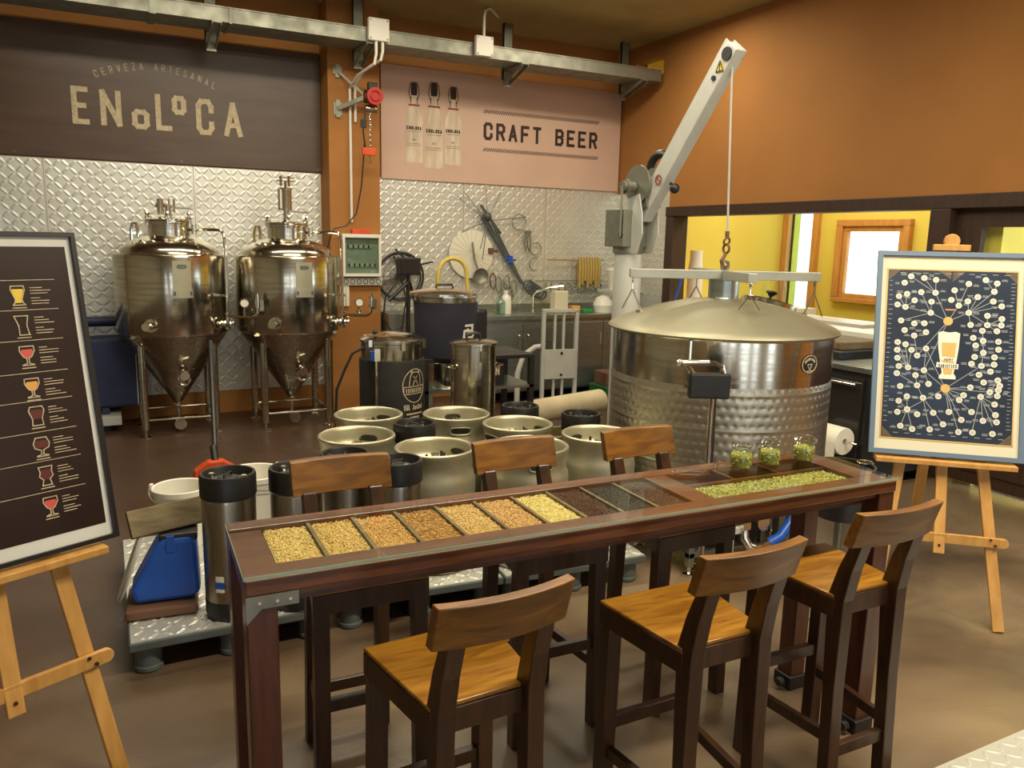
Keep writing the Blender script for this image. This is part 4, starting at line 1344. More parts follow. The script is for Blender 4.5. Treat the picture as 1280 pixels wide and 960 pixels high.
MB().box(.19, .30, -.12, .14, .02, .36).build('pump_cover', 'black', p, smooth=False, bevel=.03)
MB().tube([(.22, .2, .35), (.3, .2, .37), (.33, .17, .36)], .015, 10).build('outlet', 'chrome', p)
jr = thing('steel_pan', 'small steel pan on the lower shelf under the large dark pot', 'pan', (2.28, 5.55, .62))
MB().lathe([(0, 0), (.15, 0), (.155, .01), (.155, .19), (.16, .195), (.15, .195), (.15, .012), (0, .012)], 36).build('body', 'steel', jr)
for s in (-1, 1):
    MB().tube([(s * .155, -.03, .15), (s * .185, -.03, .15), (s * .185, .03, .15), (s * .155, .03, .15)], .005, 6).build('handle', 'chrome', jr)
jb = MB().box(2.58, 2.72, 5.42, 5.60, .62, .84).build('label_box', 'black', None, smooth=False, bevel=.004)
tag(jb, 'small black box with white letters on the lower shelf', 'box')
q = MB()
text(q, 'EN', 2.60, .70, .08, .07, .01, lambda u, v, d: (u, 5.42 - .001 - d, v))
o = q.build('box_print', 'cream', None, smooth=False)
o.parent = jb

# yellow hose arch rising behind the large pot
ht = MB().tube([(3.05, 7.6, .86), (3.03, 7.6, 1.2), (3.04, 7.6, 1.36)] + arc((3.20, 7.6, 1.38), .155, PI, 0, 12) + [(3.37, 7.6, 1.2), (3.38, 7.6, .86)], .022, 12).build('yellow_hose', 'yellow_hose')
tag(ht, 'translucent yellow hose bent into an arch above the large dark pot', 'hose')

# fan and monitor stand
fn = thing('wall_fan', 'round black fan with wire cage on the tread-plate wall right of the pillar', 'fan', (2.78, 8.02, 1.33))
MB().torus((0, -.02, 0), .25, .012, (0, 1, 0), 40, 8).torus((0, .02, 0), .235, .01, (0, 1, 0), 40, 8).build('ring', 'black', fn)
q = MB()
for k in range(18):
    a = 2 * PI * k / 18
    q.tube([(.05 * math.cos(a), -.035, .05 * math.sin(a)), (.25 * math.cos(a), -.02, .25 * math.sin(a))], .0025, 5)
q.torus((0, -.035, 0), .12, .003, (0, 1, 0), 24, 5).torus((0, -.03, 0), .19, .003, (0, 1, 0), 24, 5)
q.build('cage_wire', 'grey_metal', fn)
for k in range(4):
    a = 2 * PI * k / 4 + .3
    MB().beam((.04 * math.cos(a), -.005, .04 * math.sin(a)), (.22 * math.cos(a), .01, .22 * math.sin(a)), .004, .06, (0, 1, 0)).build('blade', 'black', fn, smooth=False)
MB().cyl((0, -.05, 0), (0, .03, 0), .05, 20).build('hub', 'black', fn)
mn = thing('monitor_stand', 'small black display on a dark pole stand in front of the wall fan', 'monitor', (2.68, 7.45, 0))
MB().box(-.13, .11, -.03, .03, 1.37, 1.54).build('casing', 'black', mn, smooth=False, bevel=.01)
MB().box(-.11, .09, -.034, -.03, 1.39, 1.52).build('screen', 'screen', mn, smooth=False)
MB().tube([(0, .04, 0), (0, .04, 1.45)], .022, 10).tube([(.0, .04, 1.3), (-.16, .04, 1.16), (-.2, .04, 1.12)], .02, 8).tube([(.02, .04, 1.3), (.07, .04, 1.1), (.08, .04, .8)], .014, 8).box(-.2, .2, -.15, .12, 0, .02).build('pole', 'black', mn)
MB().tube([(-.1, .03, 1.33), (-.24, .03, 1.15), (-.26, .03, .95), (-.18, .03, .82), (-.08, .03, .86)], .009, 8).tube([(.0, .0, 1.3), (-.05, .0, 1.05), (-.12, .0, .6)], .008, 8).build('cable', 'black', mn)
MB().beam((-.05, 0, 1.53), (-.14, .02, 1.62), .02, .02).build('arm', 'black', mn)
MB().beam((.1, .0, 1.47), (.25, .02, 1.50), .015, .015).build('arm', 'black', mn)
rf = MB().box(2.52, 3.0, 7.62, 7.98, 0, .98).build('steel_cabinet', 'bench', None, smooth=False, bevel=.006)
tag(rf, 'narrow steel cabinet beneath the wall fan beside the pillar', 'cabinet')

# ================================================================== WORKTOP AND WALL TOOLS
wb = thing('sink_cabinet', 'long stainless steel sink cabinet with worktop along the back wall', 'cabinet', (3.42, 7.44, 0))
MB().box(0, 2.07, -.02, .615, .90, .945).box(0, 2.07, .60, .618, .945, 1.02).build('worktop', 'bench', wb, smooth=False, bevel=.003)
MB().box(.02, 2.05, .02, .61, .12, .90).build('body', 'bench', wb, smooth=False)
for i in range(4):
    d = MB().box(.03 + i * .51, .53 + i * .51, .0, .02, .14, .86).build('door', 'bench', wb, smooth=False, bevel=.004)
    MB().tube([(.48 + i * .51 if i % 2 == 0 else .08 + i * .51, -.002, .60), (.48 + i * .51 if i % 2 == 0 else .08 + i * .51, -.03, .61), (.48 + i * .51 if i % 2 == 0 else .08 + i * .51, -.03, .73), (.48 + i * .51 if i % 2 == 0 else .08 + i * .51, -.002, .74)], .006, 8).build('door_handle', 'chrome', d)
for x in (.06, 1.03, 2.03):
    for y in (.08, .56):
        MB().cyl((x, y, 0), (x, y, .12), .02, 10).build('foot', 'black', wb)
MB().tube([(.86, .40, .945), (.86, .40, 1.12), (.88, .36, 1.17), (1.0, .25, 1.22), (1.12, .17, 1.24)], [.012, .012, .013, .016, .02], 10).cyl((.86, .40, .945), (.86, .40, .99), .03, 14).build('tap', 'chrome', wb)
wr = MB().tube([(4.38, 7.40, .50), (4.42, 7.40, .58), (4.47, 7.40, .5)], .007, 6).tube([(4.42, 7.40, .58), (4.42, 7.40, .66)], .006, 6).build('hanging_tongs', 'grey_metal')
tag(wr, 'small metal tongs hanging on the sink cabinet door', 'tongs')

hung = []


def wt(name, label, cat, mb, mt, parts=()):
    o = mb.build(name, mt)
    tag(o, label, cat, 'tools hung on the tread-plate wall')
    return o


YW = 8.05
q = MB().lathe([(.0, 0), (.26, 0), (.262, .012), (.25, .015), (.0, .02)], 48, (3.60, YW - .01, 1.57), (0, -1, 0))
for k in range(24):
    a = 2 * PI * k / 24
    q.tube([(3.60 + .03 * math.cos(a), YW - .032, 1.57 + .03 * math.sin(a)), (3.60 + .25 * math.cos(a), YW - .026, 1.57 + .25 * math.sin(a))], .003, 4)
wt('round_sieve', 'large pale round perforated disc hung on the plate wall above the worktop', 'sieve', q, 'disc')
q = MB().tube([(3.60, YW - .05, 1.70), (3.62, YW - .06, 1.52), (3.66, YW - .06, 1.42)], .010, 8).lathe([(0, -.03), (.05, -.025), (.085, 0), (.09, .01)], 24, (3.69, YW - .07, 1.33), (0, -1, 0)).torus((3.69, YW - .08, 1.33), .09, .006, (0, 1, 0), 24, 6)
wt('ladle', 'dark-handled steel ladle hanging over the pale round disc', 'ladle', q, 'grey_metal')
q = MB()
for a, b in (((3.72, 1.98), (4.22, 1.25)), ((3.76, 1.97), (4.26, 1.22)), ((3.80, 1.99), (4.16, 1.38)), ((3.70, 2.10), (3.95, 1.80))):
    q.tube([(a[0], YW - .03, a[1]), (b[0], YW - .03, b[1])], .014, 8)
q.sphere((3.78, YW - .03, 1.98), .05, 12)
wt('rod_bundle', 'diagonal bundle of dark metal rods hung on the plate wall', 'rods', q, 'grey_plastic')
q = MB()
c = (3.78, YW - .035, 1.93)
for dx, dz in ((-.36, .25), (-.28, .30), (-.02, .36), (.16, .32), (.48, .06), (-.30, -.12), (-.08, -.30), (-.05, -.42)):
    q.tube([c, (c[0] + dx, c[1], c[2] + dz)], .0035, 5)
wt('wire_whisk', 'thin wires fanning out from the head of the rod bundle', 'whisk', q, 'grey_plastic')
q = MB().box(4.04, 4.09, YW - .06, YW - .03, 1.48, 1.56).tube([(4.0, YW - .05, 1.53), (4.13, YW - .05, 1.51)], .012, 8)
wt('teal_clip', 'small teal clip fastened on the rod bundle', 'clip', q, MT['teal_glass'] if False else 'blue')
for (x, z, r, lb) in ((4.18, 1.93, .085, 'topmost wire ring hung right of the rod bundle'), (4.40, 1.64, .07, 'wire ring hung below the topmost ring on the plate wall')):
    q = MB().torus((x, YW - .02, z), r, .006, (0, 1, 0), 30, 6)
    wt('wire_ring', lb, 'ring', q, 'grey_metal')
q = MB()
for x in (4.27, 4.31):
    q.tube([(x, YW - .03, 1.82), (x - .03, YW - .03, 1.72), (x, YW - .03, 1.60), (x + .02, YW - .03, 1.72), (x, YW - .03, 1.82)], .008, 6)
q.box(4.25, 4.33, YW - .04, YW - .02, 1.80, 1.84)
wt('pipe_clamp', 'pair of looped clamps hung from a small bar beside the wire rings', 'clamp', q, 'grey_metal')
q = MB().tube([(p.x, p.y, p.z) for p in arc((4.40, YW - .03, 1.47), .08, PI * .45, PI * 1.5, 10)], .007, 6).tube([(p.x, p.y, p.z) for p in arc((4.42, YW - .03, 1.27), .08, PI * .6, PI * 1.6, 10)], .007, 6)
wt('curved_hook', 'two curved wire hooks hung one below the other right of the rods', 'hook', q, 'grey_metal')
q = MB().box(3.80, 3.86, YW - .05, YW - .02, 1.58, 1.64).cyl((3.86, YW - .035, 1.61), (3.92, YW - .035, 1.61), .015, 10)
wt('dark_nozzle', 'small dark nozzle hung left of the rod bundle', 'nozzle', q, 'rust')
q = MB()
random.seed(3)
for i, (x, z) in enumerate([(3.86, 1.28), (3.93, 1.24), (4.0, 1.18), (4.07, 1.12), (4.03, 1.26), (4.12, 1.20)]):
    o = MB()
    h = .09
    o.tube([(x, YW - .03, z + h), (x - .035, YW - .04, z + .04), (x - .03, YW - .04, z - .05), (x + .01, YW - .04, z - .1), (x + .035, YW - .04, z - .03), (x + .03, YW - .04, z + .05), (x, YW - .03, z + h)], .008, 6)
    wt('hose_clamp', ['topmost looped hose clamp of the cluster hung left of the tap', 'second looped hose clamp from the top left of the cluster', 'lower middle looped hose clamp of the cluster', 'lowest looped hose clamp, nearest the glass cylinders', 'upper right looped hose clamp of the cluster', 'rightmost looped hose clamp of the cluster'][i], 'clamp', o, 'grey_metal' if i % 3 else 'rust')
q = MB()
for i in range(6):
    q.torus((4.30 + i * .035, YW - .05, 1.235 - i * .022), .055, .012, (.3, 1, .2), 18, 6)
wt('gasket_cluster', 'dark cluster of round gaskets hung above the tap', 'gaskets', q, 'grey_plastic')
# yellow hose bundle on a rail
hr = thing('hose_rack', 'yellow-brown hoses draped over a thin rail at the right end of the plate wall', 'hose', (4.85, 8.0, 1.52))
MB().cyl((-.30, 0, .0), (.45, 0, .0), .008, 8).build('rail', 'ochre_hose', hr)
for i in range(8):
    x = .12 + i * .038
    MB().tube([(x - .01, -.035, -.32 + .04 * (i % 3)), (x, -.03, -.1), (x + .004, -.0, .02), (x + .01, .03, -.1), (x + .014, .03, -.22)], .018, 8).build('hose_loop', 'ochre_hose', hr)
q = thing('clamp_rail', 'thin rail with a row of round steel clamps above the worktop', 'clamps', (4.75, 8.02, 1.26))
MB().cyl((-.35, -.01, .02), (.55, -.01, .02), .005, 8).build('rail', 'grey_metal', q)
for i in range(7):
    MB().torus((-.02 + i * .085, -.03, -.05), .042, .010, (0, 1, 0), 18, 6).build('clamp', 'grey_metal', q)
for i in range(2):
    MB().tube([(-.22 + i * .07, -.02, 0), (-.23 + i * .07, -.02, -.12), (-.21 + i * .07, -.02, -.12), (-.22 + i * .07, -.02, 0)], .009, 6).build('peg', 'grey_metal', q)


def bottle(x, y, z, r, h, m, label, name='bottle', cat='bottle', neck=.4):
    o = MB().lathe([(0, 0), (r, 0), (r, h * .62), (r * .9, h * .7), (r * neck, h * .82), (r * neck, h), (0, h)], 20).build(name, m)
    o.location = (x, y, z)
    return tag(o, label, cat)


bottle(3.88, 7.72, .945, .06, .25, 'white_plastic', 'white bottle on the worktop beside the clamps')
bottle(3.78, 7.65, .945, .055, .20, 'teal_glass', 'pale blue translucent bottle at the left end of the worktop')
bottle(4.03, 7.80, .945, .03, .34, 'glass', 'left slim glass cylinder on the worktop', 'glass_cylinder', 'cylinder', .95)
bottle(4.14, 7.80, .945, .03, .30, 'glass', 'right slim glass cylinder on the worktop', 'glass_cylinder', 'cylinder', .95)
o = MB().box(4.43, 4.60, 7.6, 7.72, .945, 1.19).build('yellow_jar', 'mat_cream', None, smooth=False, bevel=.012)
tag(o, 'pale yellow square canister on the worktop right of the tap', 'canister')
o = MB().box(4.66, 4.76, 7.6, 7.70, .945, 1.02).build('sponge_tray', 'beer_amber', None, smooth=False, bevel=.008)
tag(o, 'amber sponge holder on the worktop', 'sponge holder')
o = MB().box(4.78, 4.90, 7.55, 7.66, .945, .985).build('green_sponge', 'green', None, smooth=False, bevel=.008)
tag(o, 'small green sponge on the worktop', 'sponge')
o = MB().lathe([(0, 0), (.10, 0), (.12, .08), (.09, .16), (.03, .19), (0, .19)], 20).build('plastic_funnel', 'white_plastic')
o.location = (5.08, 7.62, .945)
tag(o, 'white plastic funnel on the worktop behind the trolley', 'funnel')
for i in range(4):
    bottle(5.20 + (i % 2) * .1, 7.55 + (i // 2) * .14, .945, .03, .11, 'bench', ['front left', 'front right', 'rear left', 'rear right'][i] + ' of four small steel cups at the right end of the worktop', 'steel_cup', 'cup', .95)
# green and orange crates under the worktop's dark right end, shade put into their colours
o = MB().box(4.75, 5.15, 7.0, 7.35, 0, .19).build('green_crate', 'shaded_green', None, smooth=False, bevel=.01)
tag(o, 'green plastic crate on the floor behind the crane mast', 'crate')
o = MB().box(4.78, 5.1, 7.05, 7.3, .19, .34).build('orange_crate', 'rust', None, smooth=False, bevel=.01)
tag(o, 'brownish orange crate stacked on the green crate', 'crate')

# sack trolley
th = thing('sack_trolley', 'pale grey metal sack trolley standing in front of the sink cabinet', 'trolley', (4.05, 6.85, 0), -.12)
for x in (-.19, .17):
    MB().box(x, x + .035, -.02, .02, .05, 1.05).build('side_rail', 'white_metal', th, smooth=False, bevel=.003)
for x in (-.06, .035):
    MB().box(x, x + .022, -.01, .012, .05, 1.02).build('inner_rail', 'white_metal', th, smooth=False)
MB().box(-.19, .205, -.02, .02, 1.03, 1.065).build('top_bar', 'white_metal', th, smooth=False, bevel=.003)
pl = MB().box(-.16, .175, -.03, -.02, .36, .66).build('back_plate', 'white_metal', th, smooth=False, bevel=.002)
MB().cyl((.02, -.035, .62), (.02, -.03, .62), .014, 12).cyl((.02, -.035, .40), (.02, -.03, .40), .014, 12).build('bolt', 'black', pl)
MB().box(-.19, .205, -.22, .0, .03, .05).build('toe_plate', 'white_metal', th, smooth=False)
for x in (-.23, .21):
    MB().cyl((x, .06, .08), (x + .035, .06, .08), .08, 24).build('wheel', 'black', th)
MB().tube([(-.42, .05, .12), (-.42, .05, .42), (-.36, .05, .60), (-.24, .04, .68), (-.19, 0, .69)], .028, 12).build('bent_handle', 'white_metal', th)
rl = MB().cyl((3.10, 5.75, .30), (4.00, 6.00, .30), .10, 28)
rl.torus((3.10, 5.75, .30), .05, .02, (.96, .27, 0), 20, 6)
rl = rl.build('rolled_sheet', 'cloth')
tag(rl, 'beige rolled sheet lying across a trestle behind the kegs', 'roll')
ts = thing('trestle', 'low olive metal trestle holding the rolled sheet', 'trestle', (3.0, 5.9, 0))
for (x, y) in ((.25, -.10), (.85, .06)):
    MB().box(x - .02, x + .02, y - .22, y + .22, .16, .20).build('top_bar', 'olive', ts, smooth=False)
    for s in (-.2, .2):
        MB().box(x - .02, x + .02, y + s - .02, y + s + .02, 0, .16).build('leg', 'olive', ts, smooth=False)
o = thing('low_bench', 'low olive-brown bench frame beside the crane mast', 'bench frame', (2.48, 4.25, 0))
MB().box(0, .26, -.03, .0, .44, .50).box(0, .26, .22, .25, .44, .50).box(0, .03, 0, .22, .44, .50).build('top_frame', 'olive', o, smooth=False, bevel=.003)
for x in (.0, .22):
    for y in (-.03, .21):
        MB().box(x, x + .04, y, y + .04, 0, .44).build('leg', 'olive', o, smooth=False)

# ================================================================== RIGHT COUNTER, PAPER ROLL
cn = thing('steel_counter', 'stainless counter with a dark oven front between the kettle and the right wall', 'counter', (4.72, 3.72, 0))
MB().box(-.02, .78, -.02, 2.2, .86, .90).build('worktop', 'bench', cn, smooth=False, bevel=.004)
MB().box(0, .78, 0, 2.2, .10, .86).build('body', 'black', cn, smooth=False)
for i in range(3):
    d = MB().box(-.025, 0, .03 + i * .72, .72 + i * .72, .14, .82).build('oven_door', 'screen', cn, smooth=False, bevel=.005)
    MB().cyl((-.06, .06 + i * .72, .775), (-.06, .69 + i * .72, .775), .010, 10).build('handle_bar', 'chrome', d)
for x in (.05, .72):
    for y in (.05, 2.1):
        MB().cyl((x, y, 0), (x, y, .10), .02, 10).build('foot', 'chrome', cn)
for i, (nm, lb, x0, x1, y0, y1, z0, z1, mt) in enumerate([
    ('dark_tray', 'dark flat tray lying on the counter behind the kettle', 4.85, 5.3, 4.1, 5.0, .90, .96, 'black'),
    ('tablet_stack', 'stack of pale boards on the counter below the hatch', 4.95, 5.4, 4.15, 4.8, .96, 1.02, 'wood_grey')]):
    o = MB().box(x0, x1, y0, y1, z0, z1).build(nm, mt, None, smooth=False, bevel=.008)
    tag(o, lb, nm.split('_')[1])
o = MB().tube([(4.88, 3.80, .905), (4.88, 3.80, .99), (4.88, 3.80, 1.05), (4.88, 3.80, 1.12), (4.86, 3.81, 1.14)], [.028, .028, .012, .012, .016], 12).build('spray_bottle', 'rust')
tag(o, 'brown spray bottle at the corner of the counter beside the blue-framed poster', 'bottle')
o = MB().lathe([(0, 0), (.07, 0), (.075, .02), (.05, .05), (0, .055)], 20).build('pink_cloth_bundle', 'redprint')
o.location = (4.80, 4.75, .96)
tag(o, 'small pink bundle on the counter just beyond the kettle rim', 'bundle')
pr = thing('paper_roll', 'white paper towel roll on a steel rod at the counter end', 'paper roll', (4.585, 3.90, .38))
MB().lathe([(.022, 0), (.095, 0), (.098, .006), (.098, .27), (.095, .276), (.022, .276), (.022, 0)], 40, (0, -.14, 0), (0, 1, 0)).build('roll', 'paper', pr)
MB().cyl((0, -.24, 0), (0, .18, 0), .008, 10).beam((0, .16, 0), (.12, .16, 0), .012, .012).beam((0, -.21, 0), (.12, -.21, 0), .012, .012).build('rod', 'chrome', pr)
MB().box(-.099, -.097, -.14, .136, -.16, .0).build('loose_sheet', 'paper', pr, smooth=False)
tb = thing('black_tub', 'black tub with a white cup in it behind the right end of the table', 'tub', (2.98, 2.43, 0))
MB().lathe([(0, .5), (.11, .5), (.13, .74), (.135, .745), (.125, .745), (.105, .51), (0, .51)], 40).build('tub', 'black', tb)
MB().lathe([(.0, 0), (.13, 0), (.13, .01), (.02, .03), (.02, .5), (0, .5)], 24).build('stand', 'grey_metal', tb)
MB().tube([(p.x, p.y, p.z) for p in arc((.135, 0, .74), .035, 0, 2 * PI, 12, (1, 0, 0), (0, 1, 0))], .004, 6).tube([(p.x, p.y, p.z) for p in arc((-.135, 0, .74), .035, 0, 2 * PI, 12, (1, 0, 0), (0, 1, 0))], .004, 6).build('ring_handle', 'chrome', tb)
o = MB().lathe([(0, 0), (.045, 0), (.05, .16), (.046, .16), (.041, .006), (0, .006)], 24).build('white_cup', 'white_plastic')
o.location = (3.0, 2.40, .512)
tag(o, 'white cup standing inside the black tub', 'cup')

# kitchen things beyond the hatch
kc = thing('kitchen_counter', 'white counter top in the yellow room beyond the hatch', 'counter', (5.9, 4.2, 0))
MB().box(.0, .7, 0, 2.6, .98, 1.03).build('top', 'white_plastic', kc, smooth=False, bevel=.004)
MB().box(.03, .68, .02, 2.58, 0, .98).build('body', 'white_wall', kc, smooth=False)
MB().box(.02, .35, .6, 1.7, 1.03, 1.06).build('shelf_board', 'white_metal', kc, smooth=False)
for x, y, r, h, mt, lb in ((6.2, 7.4, .09, .62, 'white_plastic', 'tall white container seen through the left end of the hatch'),):
    o = bottle(x, y, 1.04, r, h, mt, lb, 'container', 'container', .8)
kc2 = MB().box(5.95, 7.0, 7.2, 7.78, 0, 1.04).build('side_cabinet', 'white_wall', None, smooth=False, bevel=.004)
tag(kc2, 'white side cabinet in the far left corner of the yellow room', 'cabinet')
for i, (x, y, r, h) in enumerate(((7.1, 6.9, .05, .34), (7.15, 7.02, .04, .40), (7.05, 7.12, .045, .30), (7.2, 6.78, .04, .28))):
    bottle(x, y, 1.03, r, h, 'glass', ['stout clear bottle', 'tallest clear bottle', 'medium clear bottle', 'shortest clear bottle'][i] + ' in the sunlit corner of the yellow room', 'glass_bottle', 'bottle')
kc3 = MB().box(6.9, 7.35, 6.6, 7.2, .95, 1.03).box(6.95, 7.3, 6.65, 7.15, 0, .95).build('bottle_shelf', 'white_wall', None, smooth=False)
tag(kc3, 'white pedestal with glass bottles beside the kitchen window', 'pedestal')
pot = thing('hanging_pot', 'white plastic pot on the wall shelf between crane mast and hatch', 'pot', (5.25, 7.6, 1.20))
MB().lathe([(0, 0), (.10, 0), (.13, .20), (.135, .22), (.10, .24), (.03, .26), (0, .26)], 28).build('body', 'white_plastic', pot)
MB().box(-.17, .26, -.12, .16, -.03, -.001).build('shelf', 'white_metal', pot, smooth=False)
MB().beam((.24, .0, -.03), (.24, .0, -.15), .02, .02).beam((.0, .14, -.03), (.0, .44, -.03), .03, .02).build('bracket', 'grey_metal', pot, smooth=False)
rd = MB().tube([(5.40, 6.80, 1.0), (5.47, 6.72, 1.42)], .012, 8).build('blue_rod', 'blue')
tag(rd, 'thin blue rod leaning in the left corner of the hatch', 'rod')

# ================================================================== EASELS AND POSTERS
def easel(loc, rz, t, label):
    e = thing('easel', label, 'easel', loc, rz, 'pine easels')
    t = math.radians(t)
    y0 = -.77 * math.tan(t) + .035

    def P(x, z, dy=0):
        return Vector((x, y0 + z * math.tan(t) + dy, z))
    for s in (-1, 1):
        MB().beam(P(s * .27, 0.005), P(s * .06, 1.66), .048, .02, (0, -1, 0)).build('front_leg', 'pine', e, smooth=False, bevel=.003)
    MB().beam(P(0, .33, -.0) + Vector((0, -.022, 0)), P(0, 1.79) + Vector((0, -.0, 0)), .048, .02, (0, -1, 0)).build('mast', 'pine', e, smooth=False, bevel=.003)
    MB().beam((0, .17, 1.45), (0, .42, .005), .048, .02, (0, -1, 0)).build('rear_leg', 'pine', e, smooth=False, bevel=.003)
    q = MB().beam(P(-.27, .40, -.02), P(.27, .40, -.02), .018, .045, (0, 0, 1))
    for s in (-1, 1):
        q.cyl(P(s * .27, .40, -.03), P(s * .27, .40, -.01), .0225, 18)
    q.build('crossbar', 'pine', e, smooth=False, bevel=.002)
    q = MB()
    for x, z in ((-.225, .415), (.215, .415), (.235, .39), (0, .37)):
        q.cyl(P(x, z, -.036), P(x, z, -.028), .006, 10)
    q.build('screws', 'dark_frame', e)
    MB().box(-.30, .30, -.055, .02, .735, .758).build('ledge', 'pine', e, smooth=False, bevel=.003)
    q = MB().beam(P(-.08, 1.735, -.02), P(.08, 1.735, -.02), .03, .03, (0, 0, 1)).cyl(P(0, 1.765, -.03), P(0, 1.765, -.005), .035, 20)
    q.build('top_clamp', 'pine', e, bevel=.003)
    return e


def poster(name, label, loc, rz, t, W, H, fmat, fw, mmat):
    p = thing(name, label, 'framed poster', loc, rz)
    t = math.radians(t)
    ct, st = math.cos(t), math.sin(t)

    def F(u, v, d):
        # d > 0 is towards the viewer
        return Vector((u, st * v - ct * (d + .012), .765 + ct * v + st * (d + .012)))
    M = lambda u0, u1, v0, v1, d0, d1: MB().add([F(u, v, d) for u in (u0, u1) for v in (v0, v1) for d in (d0, d1)],
                                               [(0, 1, 3, 2), (4, 6, 7, 5), (0, 4, 5, 1), (2, 3, 7, 6), (0, 2, 6, 4), (1, 5, 7, 3)])
    w = W / 2
    q = MB()
    for (a, b, c, d) in ((-w, w, 0, fw), (-w, w, H - fw, H), (-w, -w + fw, fw, H - fw), (w - fw, w, fw, H - fw)):
        z = M(a, b, c, d, -.006, .014)
        q.add(z.v, z.f)
    q.build('frame', fmat, p, smooth=False)
    M(-w + fw, w - fw, fw, H - fw, -.005, .000).build('mat_board', mmat, p, smooth=False)
    return p, F, M


# ---- right: beer varieties chart
t2 = 14.5
pr2, F2, M2 = poster('framed_poster', 'blue-framed navy chart of many small round labels around a beer glass, on the right easel',
                     (3.459, 2.281, 0), math.radians(-41), t2, .66, .975, 'frame_blue', .022, 'mat_cream')
easel((3.459, 2.281, 0), math.radians(-41), t2, 'pale pine easel holding the navy chart, right of the table')
SW0, SW1, SH0, SH1 = -.285, .285, .072, .892
sheet = M2(SW0, SW1, SH0, SH1, .0, .0012).build('printed_sheet', 'sheet_navy', pr2, smooth=False)
q = MB()
for a, b, c, d in ((SW0, SW1, SH0, SH0 + .006), (SW0, SW1, SH1 - .006, SH1), (SW0, SW0 + .006, SH0, SH1), (SW1 - .006, SW1, SH0, SH1)):
    z = M2(a, b, c, d, .0012, .0018)
    q.add(z.v, z.f)
for sx, sy, x, y in ((1, -1, SW0, SH1), (-1, -1, SW1, SH1), (1, 1, SW0, SH0), (-1, 1, SW1, SH0), (0, -1, 0, SH1)):
    for k in range(5):
        strokes(q, [[(x + (sx if sx else 1) * (.01 + .011 * k), y + sy * .008), (x + (sx if sx else .6) * .008, y + sy * (.01 + .011 * k))]], .0013, lambda u, v, d: F2(u, v, .0015 + d), .0006)
        if sx == 0:
            strokes(q, [[(x - (.01 + .011 * k), y + sy * .008), (x - .005, y + sy * (.01 + .008 * k))]], .0013, lambda u, v, d: F2(u, v, .0015 + d), .0006)
q.build('gold_border', 'gold', sheet, smooth=False)
pts = [(170, 131), (229, 137), (282, 144), (427, 158), (502, 139), (551, 153), (140, 160), (215, 200), (279, 201), (364, 188), (538, 190), (114, 220), (151, 209), (185, 237), (261, 241), (349, 231), (422, 235), (466, 215), (533, 233), (107, 257), (143, 267), (257, 290), (382, 255), (425, 286), (569, 254), (507, 297), (569, 310), (123, 327), (183, 339), (228, 337), (433, 339), (506, 338), (566, 338), (484, 364), (547, 364), (139, 369), (235, 376), (182, 392), (444, 396), (487, 408), (553, 410), (107, 422), (143, 431), (235, 448), (454, 429), (553, 445), (105, 456), (170, 455), (195, 479), (487, 460), (449, 479), (535, 479), (106, 491), (112, 527), (154, 532), (225, 543), (435, 510), (478, 518), (533, 511), (103, 558), (187, 565), (194, 609), (245, 602), (467, 557), (517, 542), (487, 590), (548, 580), (556, 603), (118, 614), (429, 613), (513, 632), (550, 623), (148, 658), (220, 663), (288, 655), (399, 648), (380, 669), (473, 653), (545, 648), (111, 678), (149, 714), (105, 726), (194, 735), (265, 727), (334, 722), (433, 720), (533, 685), (536, 731), (388, 755), (308, 776), (482, 757), (540, 762), (118, 786), (171, 799), (249, 799), (375, 808), (436, 809), (522, 813)]


def sm(x, y):
    # crop pixels of the seen sheet -> sheet coordinates
    v = (y - 97) / 755.0
    for _ in range(3):
        u = (x - (62 - 40 * v)) / (586 + 0 * v)
        v = (y - 97) / (741 + 30 * u)
    return (SW0 + u * (SW1 - SW0), SH1 - v * (SH1 - SH0))


